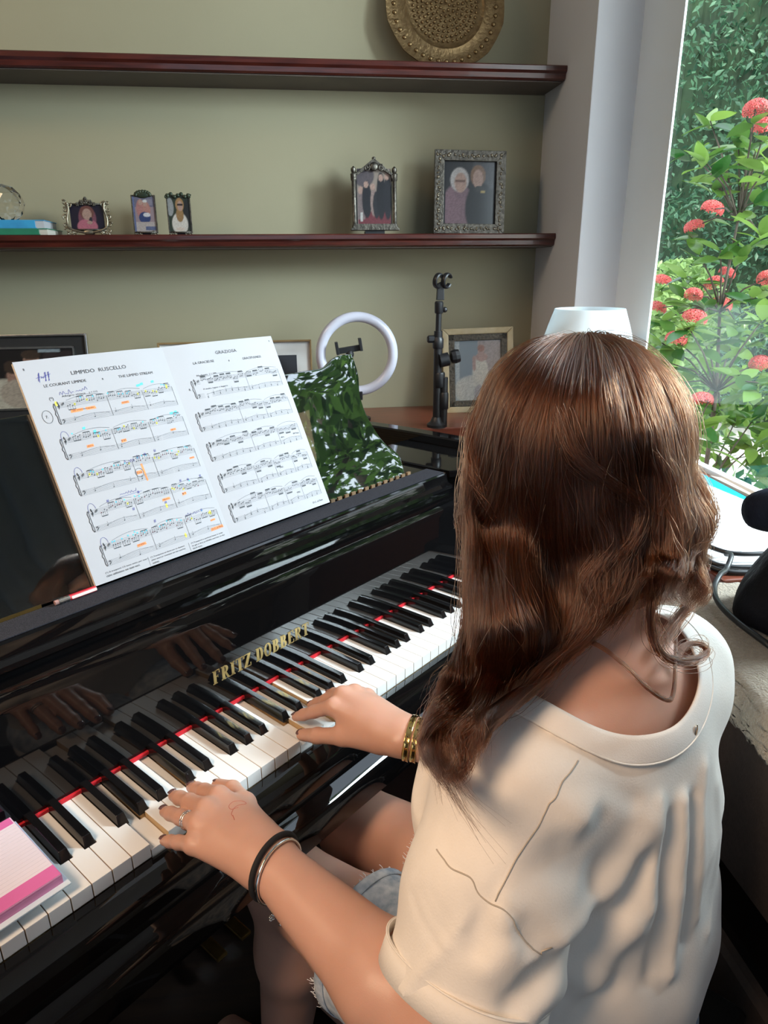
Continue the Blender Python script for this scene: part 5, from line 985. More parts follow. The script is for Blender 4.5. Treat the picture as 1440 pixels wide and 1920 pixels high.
GUIDES = [[(0.4427, -0.3092, 1.2802), (0.4314, -0.2676, 1.2642), (0.4058, -0.2454, 1.2216), (0.3258, -0.279, 1.1777), (0.3377, -0.2676, 1.1026), (0.3045, -0.2877, 1.0634), (0.2617, -0.3122, 1.0342), (0.2153, -0.3319, 1.0114), (0.1681, -0.3505, 0.9955)], [(0.4577, -0.3064, 1.2773), (0.413, -0.304, 1.2852), (0.3804, -0.286, 1.2796), (0.3585, -0.2647, 1.2535), (0.3408, -0.2597, 1.2125), (0.3228, -0.2696, 1.1716), (0.3054, -0.2799, 1.1261), (0.2784, -0.2973, 1.0761), (0.2434, -0.3161, 1.0439), (0.1958, -0.329, 1.0256), (0.3516, -0.1929, 0.8266), (0.14, -0.3682, 0.9932)], [(0.4577, -0.3064, 1.2773), (0.4156, -0.3091, 1.2863), (0.3538, -0.3114, 1.2766), (0.311, -0.3066, 1.2443), (0.3032, -0.2987, 1.1812), (0.3326, -0.278, 1.1067), (0.2436, -0.3346, 1.1006), (0.2178, -0.3558, 1.07), (0.2212, -0.3498, 1.0212), (0.1683, -0.3703, 1.0248), (0.1449, -0.3862, 1.0139)], [(0.4577, -0.3064, 1.2773), (0.4177, -0.3134, 1.2868), (0.3407, -0.3313, 1.2721), (0.302, -0.3281, 1.228), (0.2924, -0.329, 1.1797), (0.2929, -0.3291, 1.1314), (0.2363, -0.3656, 1.1128), (0.2129, -0.3853, 1.0876), (0.238, -0.3717, 1.037), (0.1924, -0.3873, 1.0381), (0.1583, -0.3919, 1.0271)], [(0.4577, -0.3064, 1.2773), (0.4203, -0.319, 1.2874), (0.3331, -0.3454, 1.2653), (0.2988, -0.354, 1.2276), (0.2913, -0.3565, 1.1851), (0.2995, -0.3558, 1.1359), (0.302, -0.3629, 1.0923), (0.2791, -0.3816, 1.0671), (0.2532, -0.3894, 1.0467), (0.2107, -0.3941, 1.0408), (0.1732, -0.3914, 1.0343)], [(0.4577, -0.3064, 1.2773), (0.4227, -0.3243, 1.2875), (0.3348, -0.3633, 1.2666), (0.3043, -0.3787, 1.23), (0.3012, -0.384, 1.188), (0.3097, -0.389, 1.1409), (0.2994, -0.404, 1.1056), (0.2839, -0.4094, 1.0747), (0.2603, -0.4042, 1.0516), (0.2175, -0.3994, 1.0419), (0.1833, -0.3964, 1.0379)], [(0.4577, -0.3064, 1.2773), (0.4249, -0.329, 1.2876), (0.339, -0.3797, 1.2654), (0.3158, -0.3998, 1.2308), (0.316, -0.4063, 1.1887), (0.3219, -0.4132, 1.1431), (0.3138, -0.4218, 1.1151), (0.3015, -0.4227, 1.0913), (0.2793, -0.4122, 1.0679), (0.25, -0.3958, 1.0468)], [(0.4577, -0.3064, 1.2773), (0.4267, -0.3334, 1.2872), (0.3719, -0.3828, 1.2684), (0.335, -0.4177, 1.2299), (0.3431, -0.4242, 1.1856), (0.3433, -0.432, 1.1459), (0.3426, -0.4381, 1.1192), (0.3294, -0.4385, 1.0975), (0.3025, -0.4303, 1.0789)], [(0.4577, -0.3064, 1.2773), (0.4286, -0.3379, 1.2863), (0.3873, -0.389, 1.2695), (0.369, -0.423, 1.2356), (0.3549, -0.4426, 1.1862), (0.3427, -0.458, 1.1523), (0.3299, -0.463, 1.1303), (0.3137, -0.4638, 1.1181), (0.4258, -0.4216, 1.0415)], [(0.4577, -0.3064, 1.2773), (0.4303, -0.3425, 1.2845), (0.4268, -0.3782, 1.2743), (0.4272, -0.4085, 1.2435), (0.4199, -0.4246, 1.2088), (0.4142, -0.4345, 1.1754), (0.4048, -0.4524, 1.1472), (0.3967, -0.4572, 1.1211), (0.3831, -0.4579, 1.1008), (0.3682, -0.4651, 1.0884)], [(0.4402, -0.3281, 1.2815), (0.4737, -0.3685, 1.251), (0.3918, -0.4216, 1.2205), (0.4849, -0.4068, 1.1484), (0.4632, -0.423, 1.1024), (0.4315, -0.4344, 1.0714)]]
LOCKS = [[(0.3576, -0.4409, 1.0976), (0.3369, -0.4419, 1.0834), (0.3334, -0.4462, 1.0587), (0.3344, -0.456, 1.0415), (0.3515, -0.4672, 1.0299), (0.3812, -0.4756, 1.0221), (0.3973, -0.4765, 1.0236), (0.3937, -0.469, 1.029), (0.3766, -0.4625, 1.0322), (0.3541, -0.4638, 1.0326)], [(0.2777, -0.4063, 1.064), (0.2822, -0.4253, 1.0591), (0.2856, -0.4449, 1.048), (0.2876, -0.4627, 1.0347), (0.2991, -0.4748, 1.023), (0.3111, -0.4758, 1.023), (0.344, -0.4653, 1.0328), (0.4145, -0.4419, 1.0414)], [(0.3543, -0.4669, 1.1065), (0.4528, -0.4411, 1.037), (0.401, -0.4465, 1.0402), (0.3475, -0.4523, 1.0417)], [(0.2585, -0.3818, 1.0462), (0.2213, -0.3797, 1.0239), (0.1952, -0.3691, 1.0161), (0.1819, -0.351, 1.0001)], [(0.3969, -0.4359, 1.1892), (0.3951, -0.453, 1.1668), (0.3864, -0.4632, 1.1491), (0.3746, -0.4623, 1.1319), (0.3643, -0.461, 1.1205), (0.3564, -0.4708, 1.1092), (0.3487, -0.4776, 1.1008), (0.3384, -0.4745, 1.0923)], [(0.2405, -0.3394, 1.0384), (0.2039, -0.3445, 1.0229), (0.1695, -0.3428, 1.0184), (0.3404, -0.2014, 0.8207), (0.1551, -0.3458, 0.9851)], [(0.2372, -0.3576, 1.0291), (0.1794, -0.3783, 1.0341), (0.1588, -0.3748, 1.023), (0.1436, -0.387, 1.0152), (0.1366, -0.3812, 1.0017)], [(0.302, -0.3655, 1.2372), (0.2976, -0.3813, 1.2102), (0.3101, -0.4021, 1.1893), (0.3342, -0.4214, 1.1646), (0.3263, -0.4242, 1.1398), (0.311, -0.4153, 1.1237)], [(0.3465, -0.4288, 1.2078), (0.3517, -0.4405, 1.1776), (0.348, -0.4339, 1.152), (0.3665, -0.4401, 1.1215), (0.3559, -0.4414, 1.0984)], [(0.2928, -0.3431, 1.1541), (0.3029, -0.3481, 1.1131), (0.2754, -0.3471, 1.0874), (0.286, -0.354, 1.0492), (0.2481, -0.3586, 1.0319), (0.1954, -0.3682, 1.0328), (0.1673, -0.3838, 1.0318)], [(0.313, -0.3971, 1.1605), (0.3117, -0.4097, 1.1314), (0.297, -0.4027, 1.106), (0.2898, -0.415, 1.0838), (0.2693, -0.4083, 1.0612), (0.2359, -0.394, 1.0447)]]
FOLDS = [([(0.2839, -0.4841, 0.9376), (0.2757, -0.4894, 0.8992), (0.2626, -0.4955, 0.8492)], 0.005, 0.009), ([(0.3149, -0.4967, 0.9231), (0.3013, -0.5064, 0.8649), (0.2901, -0.5147, 0.7641)], 0.007, 0.011), ([(0.3537, -0.4987, 0.9347), (0.3331, -0.5108, 0.8743), (0.3319, -0.5183, 0.7965)], 0.005, 0.01), ([(0.3851, -0.5059, 0.8986), (0.3849, -0.5184, 0.8035), (0.3543, -0.5263, 0.764)], 0.004, 0.012), ([(0.2943, -0.4924, 0.9172), (0.2809, -0.5008, 0.8592), (0.2702, -0.5041, 0.7757)], -0.006, 0.012), ([(0.3278, -0.5007, 0.9162), (0.3137, -0.5136, 0.8266), (0.3113, -0.5169, 0.7799)], -0.005, 0.011), ([(0.2722, -0.4832, 0.922), (0.2417, -0.4754, 0.8872), (0.1905, -0.4683, 0.8736), (0.1533, -0.4606, 0.8772)], 0.008, 0.02), ([(0.2634, -0.4858, 0.8915), (0.2303, -0.4767, 0.8519), (0.179, -0.4676, 0.8633), (0.1421, -0.4584, 0.8605)], -0.01, 0.016), ([(0.2482, -0.4882, 0.8346), (0.2319, -0.4772, 0.8172), (0.2238, -0.472, 0.7929)], 0.009, 0.018), ([(0.1692, -0.4296, 0.9765), (0.1769, -0.4437, 0.9662), (0.1864, -0.4569, 0.9431)], -0.005, 0.016), ([(0.1513, -0.4265, 0.9457), (0.1725, -0.4444, 0.9568), (0.2045, -0.4606, 0.9587)], 0.004, 0.02), ([(0.1813, -0.4533, 0.9475), (0.1788, -0.4574, 0.9276)], -0.004, 0.012), ([(0.2201, -0.466, 0.9503), (0.2022, -0.4637, 0.9377), (0.189, -0.4621, 0.9223)], -0.005, 0.014), ([(0.187, -0.4367, 0.989), (0.2241, -0.4567, 0.9802), (0.258, -0.4736, 0.9498)], -0.003, 0.012), ([(0.1302, -0.4166, 0.9184), (0.1086, -0.3997, 0.8831), (0.0871, -0.3736, 0.829)], 0.0025, 0.007), ([(0.1271, -0.4169, 0.913), (0.1199, -0.4167, 0.8999), (0.1149, -0.4192, 0.887)], -0.006, 0.012), ([(0.1396, -0.4455, 0.8983), (0.153, -0.4609, 0.8748), (0.1401, -0.4571, 0.8616), (0.1224, -0.449, 0.8499)], -0.008, 0.014), ([(0.1338, -0.4291, 0.9134), (0.1327, -0.4403, 0.8952), (0.1176, -0.4313, 0.8773)], 0.005, 0.016), ([(0.1203, -0.3558, 0.8885), (0.1102, -0.3747, 0.8821), (0.1057, -0.3942, 0.8757)], -0.002, 0.006), ([(0.12, -0.3644, 0.8979), (0.1125, -0.3823, 0.8917), (0.11, -0.4013, 0.8859)], -0.002, 0.006), ([(0.1209, -0.3719, 0.9054), (0.1147, -0.3899, 0.8983), (0.1135, -0.4063, 0.8921)], -0.0015, 0.006), ([(0.1598, -0.3692, 0.9805), (0.1479, -0.3702, 0.9565), (0.14, -0.3682, 0.9387)], -0.003, 0.012), ([(0.2153, -0.4648, 0.7888), (0.1568, -0.4645, 0.8352), (0.1273, -0.4567, 0.8336)], 0.006, 0.018), ([(0.2341, -0.4829, 0.778), (0.2113, -0.4694, 0.7597)], -0.006, 0.014)]
TAB = (0.3477, -0.4875, 0.9699)
SEAMS = [[(0.2206, -0.4372, 1.0029), (0.2049, -0.4374, 0.9984), (0.1891, -0.4354, 0.992), (0.172, -0.4315, 0.9783), (0.1645, -0.4292, 0.9692), (0.149, -0.4231, 0.9453), (0.1334, -0.4193, 0.9217)], [(0.1381, -0.3628, 0.9311), (0.1344, -0.3724, 0.9303), (0.1317, -0.3823, 0.9292), (0.1323, -0.3974, 0.9306), (0.1301, -0.4079, 0.9233), (0.131, -0.4161, 0.9201), (0.1352, -0.4281, 0.9168), (0.1408, -0.4446, 0.9021), (0.1533, -0.4606, 0.8772)]]
M_skin = mat('skin', (0.55, 0.305, 0.225), 0.42, noise=(14, (0.59, 0.33, 0.245)), bump=(900, 0.12, 0.0006), sss=0.25)
M_shirt = mat('cream_cotton', (0.84, 0.78, 0.71), 0.9, noise=(60, (0.82, 0.76, 0.69)), bump=(520, 0.35, 0.0008), sheen=0.15, spec=0.2)
M_denim = mat('washed_denim', (0.30, 0.38, 0.48), 0.9, noise=(60, (0.62, 0.67, 0.72)), bump=(700, 0.5, 0.001), spec=0.2)
M_nail = mat('mauve_nail_varnish', (0.16, 0.085, 0.085), 0.12, noise=(30, (0.15, 0.08, 0.08)), coat=0.6)
V, F = surface(BODY, (0.03, -0.56, 0.0), (0.60, 0.22, 1.30), 0.0025)
V = lap(V, F, 1, 0.35)
me_o = mesh_np('person', V, F, M_skin, None, True, M=PM); person = me_o
tag(person, 'person with long brown hair in cream T-shirt and denim shorts seated playing the piano', 'person')
# ---- T-shirt
def seg_d(P, pts):
    d = np.full(len(P), 9.0)
    for a, b in zip(pts[:-1], pts[1:]):
        a, b = np.array(a), np.array(b); q = P-a; l = b-a; t = np.clip(q@l/(l@l), 0, 1); d = np.minimum(d, np.sqrt(((q-t[:, None]*l)**2).sum(1)))
    return d
TOR, SLL, SLR = Blend(shirt[:-4]), Blend(shirt[-4:-2]), Blend(shirt[-2:])
NC, NM = v3(.340, -.396, 1.005), rotm(33, 0, -17); NA, NB = .116, .096
NF = .062                                           # the opening is shallow in front, deep over the back
def neck(P):
    q = (P-NC)@NM; b = np.where(q[:, 1] > 0, NF, NB); k = np.sqrt((q[:, 0]/NA)**2+(q[:, 1]/b)**2); d = (k-1)*NF
    return np.maximum(np.maximum(d, -.10-q[:, 2]), np.where(q[:, 1] > 0, .972-P[:, 2], -1))
SM = [(catmull(p, 14), a*.95, w_*.72) for p, a, w_ in FOLDS]; SG = [catmull(p, 16) for p in SEAMS]
class Shirt:
    def __init__(s, cut=True): s.cut = cut
    def local(s, c, rad):
        ft, fl, fr_ = TOR.local(c, rad), SLL.local(c, rad), SLR.local(c, rad); fo = [f for f in SM if np.linalg.norm(f[0]-c, axis=1).min() < rad+0.06]
        def f(P):
            dl, dr = fl(P), fr_(P)
            if s.cut: dl = np.maximum(dl, (P-HML)@ARL); dr = np.maximum(dr, (P-HMR)@ARR)
            d = smin(smin(ft(P), dl, .011), dr, .011)
            for p in SG: d = d+0.0024*np.exp(-(seg_d(P, p)/.0036)**2)
            for p, a, w_ in fo: d = d-a*np.exp(-(seg_d(P, p)/w_)**2)
            d = d-0.0016*np.sin(P[:, 0]*70+P[:, 2]*25)*np.sin(P[:, 2]*33+P[:, 1]*40)
            if s.cut: d = np.maximum(d, -neck(P)); d = np.maximum(d, .50-P[:, 2])
            return d
        return f
    def __call__(s, P): return s.local(P.mean(0), 9.0)(P)
SH0, SH1 = Shirt(True), Shirt(False)
V, F = surface(SH0, (0.02, -0.58, 0.48), (0.62, -0.18, 1.06), 0.003)
V = lap(V, F, 2, 0.5); c = V[F].mean(1); u = SH1(c); keep = u > -0.0035
o = mesh_np('t_shirt', V, F[keep], M_shirt, person, True); bm = bmesh.new(); bm.from_mesh(o.data); bmesh.ops.delete(bm, geom=[v for v in bm.verts if not v.link_faces], context='VERTS')
for _ in range(3):                                  # tidy the cut edges
    be = [e for e in bm.edges if e.is_boundary]; bv = {v for e in be for v in e.verts}; nw = {v: sum((e.other_vert(v).co for e in v.link_edges if e.is_boundary), Vector())/max(1, sum(e.is_boundary for e in v.link_edges)) for v in bv}
    for v, q in nw.items(): v.co = v.co*0.5+q*0.5
bm.to_mesh(o.data); bm.free()
md = o.modifiers.new('thick', 'SOLIDIFY'); md.thickness = 0.0018; md.offset = -1
o['label'] = 'loose cream cotton T-shirt with wide neck'; shirt_o = o
def onto(bl, P, D, t1=0.5):                         # slide points along D until the surface is met
    P = np.atleast_2d(np.array(P, float)); D = np.broadcast_to(np.array(D, float), P.shape); t = np.zeros(len(P))
    for _ in range(140):
        s = bl(P+D*t[:, None]); go = (s > 0.0004) & (t < t1)
        if not go.any(): break
        t = np.where(go, t+np.maximum(0.6*s, 0.0004), t)
    return P+D*t[:, None]
def grad(bl, P):
    g = np.stack([bl(P+d)-bl(P-d) for d in np.eye(3)*1e-3], 1); return g/(np.linalg.norm(g, axis=1)[:, None]+1e-9)
def band(name, rows, mt, parent, thick, label=None):  # cloth strip through closed rows of points
    n = len(rows[0]); Vb = [tuple(q) for r_ in rows for q in r_]; Fb = [(i*n+j, i*n+(j+1) % n, (i+1)*n+(j+1) % n, (i+1)*n+j) for i in range(len(rows)-1) for j in range(n)]
    o = mesh_np(name, Vb, Fb, mt, parent, True); m_ = o.modifiers.new('thick', 'SOLIDIFY'); m_.thickness = thick; m_.offset = 0
    if label: o['label'] = label
    return o
SH2 = Blend(shirt[:-4]+shirt[-4:])
def nloop(k, lift):
    a = 2*np.pi*np.arange(96)/96; sn = np.sin(a); p = NC+np.stack([k*NA*np.cos(a), k*np.where(sn > 0, NF, NB)*sn, np.full(96, .0)], 1)@NM.T
    t = np.clip(sn*2.5, 0, 1)[:, None]; D = -NM[:, 2]*(1-t)+v3(0, 0, -1)*t; D = D/np.linalg.norm(D, axis=1)[:, None]; q = onto(SH1, p-D*.12, D, .30); return q+grad(SH1, q)*lift
def smooth_loop(L, it=4):
    for _ in range(it): L = 0.5*L+0.25*(np.roll(L, 1, 0)+np.roll(L, -1, 0))
    return L
nl = [smooth_loop(nloop(k, l)) for k, l in ((1.035, .0012), (1.01, .0016), (0.94, .0020), (0.87, .0018), (0.835, .0012))]
band('collar_rib', nl, mat('cream_rib', (0.85, 0.79, 0.73), 0.9, noise=(50, (0.83, 0.77, 0.71)), bump=(900, 0.4, 0.0008), sheen=0.15, spec=0.2), shirt_o, 0.0018)
MB().tube([tuple(q) for q in smooth_loop(nloop(1.03, .0022))], 0.0009, 6, True).build('collar_seam', M_shirt, shirt_o, smooth=True)
for S_, H_, A_, sl in ((SHL, HML, ARL, SLL), (SHR, HMR, ARR, SLR)):
    e1 = np.cross(A_, v3(0, 1, 0)); e1 /= np.linalg.norm(e1); e2 = np.cross(A_, e1); rows = []
    def rim(t, lift):
        a = 2*np.pi*np.arange(72)/72; d = np.cos(a)[:, None]*e1+np.sin(a)[:, None]*e2; out = onto(sl, H_+A_*t+d*.13, -d, .13)+d*(lift+0.0022*np.sin(3*a+1))[:, None]
        return smooth_loop(np.array(out), 2)
    band('sleeve_hem', [rim(-.022, .0010), rim(-.012, .0016), rim(0.001, .0016), rim(.0015, -.0005), rim(-.010, -.002)], M_shirt, shirt_o, 0.0015)
    MB().tube([tuple(q) for q in rim(-.0215, .0024)], 0.0008, 6, True).build('hem_stitch', M_shirt, shirt_o, smooth=True)
def lift(pts, h, bl, it=6):
    P = np.array(pts, float)
    for _ in range(it): P = P-grad(bl, P)*(bl(P)-h)[:, None]
    return [tuple(p) for p in P]
M_seam = mat('seam_thread', (0.50, 0.43, 0.36), 0.9, noise=(50, (0.46, 0.40, 0.33)))
for s_ in SEAMS:
    q = lift(catmull(np.array(s_)+v3(.0, -.003, -.003), 50), 0.0002, SH1); MB().tube(q, 0.0006, 6).build('seam_stitch', M_seam, shirt_o, smooth=True)
q = lift([TAB], .002, SH1)[0]
MB().ell(q, (.0035, .0015, .008), 10, 8).build('metal_tab', M_chrome, shirt_o, smooth=True)
# ---- shorts
HPL, HPR = v3(.270, -.385, .555), v3(.425, -.400, .555)
def leg_cut(P, H_, K_): a = (K_-H_)/np.linalg.norm(K_-H_); return (P-H_)@a
class Shorts:
    base = Blend([(Ell(PEL, (.176, .126, .105), rotm(0, 0, -10)), .03)]); L = Blend([(Cone(HPL, HPL+(KNL-HPL)*.75, .094, .084), .02)]); Rr = Blend([(Cone(HPR, HPR+(KNR-HPR)*.75, .094, .084), .02)])
    def __init__(s, cut): s.cut = cut
    def local(s, c, rad):
        f0, f1, f2 = s.base.local(c, rad), s.L.local(c, rad), s.Rr.local(c, rad)
        def f(P):
            a, b = f1(P), f2(P)
            if s.cut: a = np.maximum(a, leg_cut(P, HPL, KNL)-.225); b = np.maximum(b, leg_cut(P, HPR, KNR)-.235)
            d = smin(f0(P), np.minimum(a, b), .02)-0.0012*np.sin(P[:, 0]*110+P[:, 1]*30)*np.sin(P[:, 1]*50)
            return np.maximum(d, P[:, 2]-.655) if s.cut else d
        return f
    def __call__(s, P): return s.local(P.mean(0), 9.0)(P)
V, F = surface(Shorts(True), (0.14, -0.56, 0.42), (0.58, -0.08, 0.68), 0.0035); V = lap(V, F, 2, 0.5); u = Shorts(False)(V[F].mean(1)); keep = (u > -0.004)
o = mesh_np('denim_shorts', V, F[keep], M_denim, person, True); md = o.modifiers.new('thick', 'SOLIDIFY'); md.thickness = 0.0025; md.offset = -1; o['label'] = 'light washed denim shorts with frayed hems'; sho = o
for H_, K_, t in ((HPL, KNL, .225), (HPR, KNR, .235)):
    a_ = (K_-H_)/np.linalg.norm(K_-H_); e1 = np.cross(a_, v3(0, 0, 1)); e1 /= np.linalg.norm(e1); e2 = np.cross(a_, e1); mb = MB(); rows = []
    rr = .094-.010*t/np.linalg.norm((K_-H_)*.75)
    for t_, dr in ((t-.014, .0022), (t-.001, .0026), (t+.001, .001)): rows.append([tuple(H_+a_*t_+(e1*math.cos(2*math.pi*j/64)+e2*math.sin(2*math.pi*j/64))*(rr+dr)) for j in range(64)])
    band('cuff', rows, M_denim, sho, 0.0015)
    for j in range(150):
        a = rnd.uniform(0, 6.283); d = e1*math.cos(a)+e2*math.sin(a); p = H_+a_*t+d*(rr+.001); q = p+a_*rnd.uniform(.003, .010)+d*rnd.uniform(-.002, .003)+e1*rnd.uniform(-.003, .003); mb.tube([tuple(p), tuple((p+q)/2+d*.001), tuple(q)], 0.00035, 3)
    mb.build('frayed_threads', mat('white_threads', (0.7, 0.72, 0.75), 0.9, noise=(50, (0.65, 0.68, 0.72))), sho)['kind'] = 'stuff'
# ---- nails, rings, bracelets
def basis(d, up): d = d/np.linalg.norm(d); up = up-d*(up@d); up /= np.linalg.norm(up); return Matrix((tuple(np.cross(up, d)), tuple(d), tuple(up))).transposed()
for W_, mcp, ch, up in HANDS:
    for i, (p, r_) in enumerate(ch):
        d = p[3]-p[2]; d /= np.linalg.norm(d)
        n_ = up if i == 4 else (p[1]+p[2])/2-(p[0]+p[3])/2
        if i == 4: n_ = up+v3(-.5 if W_[0] > .25 else .5, 0, .0)*0.6
        B_ = basis(d, n_); c = p[3]-d*(0.0035 if i < 4 else .004)+np.array(B_.col[2])*(r_*.66)
        MB().ell(c, (r_*.60, .0062 if i < 4 else .0075, .0016), 12, 8, B_).build('fingernail', M_nail, person, smooth=True)
def ring_on(bl, c, ax, r0, lift_, n=60, wob=0):
    ax = ax/np.linalg.norm(ax); e1 = np.cross(ax, v3(.3, .1, 1)); e1 /= np.linalg.norm(e1); e2 = np.cross(ax, e1)
    a = 2*np.pi*np.arange(n)/n; d = np.cos(a)[:, None]*e1+np.sin(a)[:, None]*e2; out = onto(bl, c+d*r0, -d, r0)+d*lift_
    return smooth_loop(np.array(out), 3)
M_sil = mat('bright_silver', (0.85, 0.82, 0.78), 0.15, 1.0, noise=(90, (0.7, 0.68, 0.64)))
M_bgold = mat('bright_gold', (0.83, 0.58, 0.22), 0.12, 1.0, noise=(90, (0.75, 0.50, 0.18)))
p, r_ = HANDS[0][2][2]; fb = Blend(fL[2])
for t in (.36, .47):
    c = p[0]+(p[1]-p[0])*(t+.10); q = ring_on(fb, c, p[1]-p[0], .016, .0005); o = MB().tube([tuple(x) for x in q], 0.0009, 8, True).build('finger_ring', M_sil, person, smooth=True)
    mb = MB()
    for j in range(0, 60, 3): mb.ell(q[j], (.0011, .0011, .0011), 6, 4)
    mb.build('stones', M_sil, o, smooth=True)
arm_L = Blend([x for x in limb if x[0].R < .2][0:4]+bL); arm_R = Blend(limb[4:8]+bR)
axL = (ELL-WRL)/np.linalg.norm(ELL-WRL); axR = (ELR-WRR)/np.linalg.norm(ELR-WRR)
q = ring_on(arm_L, WRL+axL*.014, axL+v3(.18, 0, .25), .05, .0026); MB().tube([tuple(x) for x in q], 0.0030, 10, True).build('hair_tie', mat('black_elastic', (0.006, 0.005, 0.006), 0.8, noise=(80, (0.010, 0.009, 0.010))), person, smooth=True)
q = ring_on(arm_L, WRL+axL*.0215, axL+v3(.18, 0, .25), .05, .0024); br = MB().tube([tuple(x) for x in q], 0.0016, 10, True).build('silver_bangle', M_sil, person, smooth=True)
lo_ = q[np.argmin(q[:, 2]+q[:, 0]*.8+q[:, 1]*.2)]
for k, (dx, dz) in enumerate(((.000, -.014), (.012, -.022))):
    b_ = lo_+v3(dx*.6, -.004-dx*.5, dz); mb = MB(); mb.tube([tuple(lo_+v3(dx*.4, -dx*.4, 0)), tuple(b_+v3(0, 0, .005))], .0006, 5)
    for j in range(5): a = j*1.2566; mb.tube([tuple(b_+.0045*v3(math.cos(a)+.55*math.cos(x), 0.3*math.sin(x*2), math.sin(a)+.55*math.sin(x))*.62) for x in np.linspace(0, 6.28, 9)], .0005, 5)
    mb.ell(b_, (.0016, .0016, .0016), 6, 5); mb.build('charm', M_sil, br, smooth=True)
for t in (.007, .0165):
    q = ring_on(arm_R, WRR+axR*t, axR, .05, .0012); w_ = .0036; o = band('gold_bangle', [[tuple(x+axR*w_*s_+ (0 if abs(s_) < .9 else -0.0004)) for x in q] for s_ in (-1, -.8, .8, 1)], M_bgold, person, 0.0014, 'gold band bangle with cut pattern'); mb = MB()
    for j in range(0, 60, 4):
        d = q[j]-q.mean(0); d /= np.linalg.norm(d); mb.ell(q[j]+d*.0008, (.0012, .0012, .0012), 4, 3)
    mb.build('engraving', mat('dark_engraving', (0.03, 0.02, 0.01), 0.4, 0.5, noise=(90, (0.05, 0.035, 0.02))), o)
# faint red drawing on the left hand
q = lift(catmull([(.150, -.098, .795), (.143, -.094, .795), (.146, -.086, .795), (.154, -.083, .795), (.162, -.090, .795), (.160, -.097, .795), (.150, -.094, .795), (.139, -.100, .795), (.137, -.106, .795), (.135, -.112, .795), (.138, -.104, .795)], 60), 0.0000, Blend(bL))
MB().tube(q, 0.00035, 5).build('ink_drawing', mat('red_pen_on_skin', (0.50, 0.13, 0.09), 0.6, noise=(50, (0.46, 0.12, 0.08))), person)['label'] = 'faint red pen drawing on the back of the left hand'
# ---- face
for sg in (-1, 1):
    e = MB().ell(hd_(.031*sg, .077, .003), (.0115, .0115, .0115), 16, 12).build('eye', mat('eye_white', (0.75, 0.72, 0.70), 0.15, noise=(20, (0.74, 0.71, 0.69))), person, smooth=True)
    MB().ell(hd_(.031*sg, .0868, .001), (.0052, .0030, .0052), 14, 8, Matrix(HM.tolist())).build('iris', mat('brown_iris', (0.06, 0.03, 0.015), 0.1, noise=(200, (0.03, 0.015, 0.01))), e, smooth=True)
    MB().tube([tuple(hd_((.018+.009*k)*sg, .090-.0035*k*k*.5, .024+.003*k-.0014*k*k)) for k in range(4)], [.0022, .003, .0026, .0012], 6).build('eyebrow', mat('eyebrow_hair', (0.05, 0.025, 0.015), 0.8, noise=(90, (0.04, 0.02, 0.012))), person, smooth=True)
MB().ell(hd_(0, .0935, -.0475), (.020, .0045, .004), 16, 8, Matrix(HM.tolist())).ell(hd_(0, .0915, -.0555), (.017, .0045, .0045), 16, 8, Matrix(HM.tolist())).build('lips', mat('lips', (0.42, 0.14, 0.12), 0.35, noise=(60, (0.40, 0.13, 0.11))), person, smooth=True)
# ---- hair: strands laid along guide locks from the crown
M_hair = bpy.data.materials.new('brown_hair'); M_hair.use_nodes = True; N = M_hair.node_tree.nodes; L = M_hair.node_tree.links; N.remove(N['Principled BSDF'])
hb = N.new('ShaderNodeBsdfHairPrincipled'); hb.parametrization = 'COLOR'; hb.inputs['Color'].default_value = (0.145, 0.060, 0.030, 1); hb.inputs['Roughness'].default_value = 0.24; hb.inputs['Radial Roughness'].default_value = 0.35
hi = N.new('ShaderNodeHairInfo'); cr = N.new('ShaderNodeValToRGB'); cr.color_ramp.elements[0].color = (0.014, 0.0050, 0.0026, 1); cr.color_ramp.elements[1].color = (0.072, 0.021, 0.0075, 1)
L.new(hi.outputs['Random'], cr.inputs[0]); L.new(cr.outputs[0], hb.inputs['Color']); L.new(hb.outputs[0], N['Material Output'].inputs[0])
HN = 30
GUIDES = [[tuple(hd_(*q)) for q in ((0, .015, .106), (-.030, .052, .094), (-.060, .066, .056), (-.076, .052, .005), (-.074, .044, -.045))]+[(.338, -.284, 1.045), (.332, -.282, .985), (.318, -.290, .93)]]+GUIDES[:-1]
GUIDES += [[tuple(hd_(*q)) for q in ((0, -.005, .106), (.045, .000, .092), (.074, -.004, .050), (.083, -.012, .000), (.084, -.022, -.050))]+[(.468, -.372, 1.06), (.478, -.362, 1.00), (.474, -.350, .95)]]
GUIDES += [[tuple(hd_(*q)) for q in ((0, .015, .106), (.034, .030, .098), (.064, .040, .062), (.081, .030, .010), (.084, .020, -.045))]+[(.462, -.345, 1.06), (.470, -.330, 1.00), (.466, -.318, .93)],
           [tuple(hd_(*q)) for q in ((0, .015, .106), (.030, .055, .094), (.058, .068, .056), (.076, .058, .005), (.080, .052, -.045))]+[(.440, -.305, 1.06), (.446, -.292, 1.00), (.442, -.290, .94)]]
GU = np.array([catmull(g, HN) for g in GUIDES]); NG = len(GU)
for _ in range(4):                                  # keep every lock outside the scalp and neck
    q = GU.reshape(-1, 3); d = BODY(q); g = np.stack([BODY(q+e)-BODY(q-e) for e in np.eye(3)*1e-3], 1); g /= np.linalg.norm(g, axis=1)[:, None]+1e-9; GU = (q+g*np.clip(.016-d, 0, .05)[:, None]).reshape(GU.shape)
AX = np.array([HC+v3(0, -.01, z) for z in (.10, -.20)])
def axis_pt(P): z = np.clip(P[..., 2], .93, 1.24); return np.stack([np.full_like(z, HC[0])-(1.168-z)*.25*(z < 1.1), np.full_like(z, HC[1])-(1.168-z)*.10, z], -1)
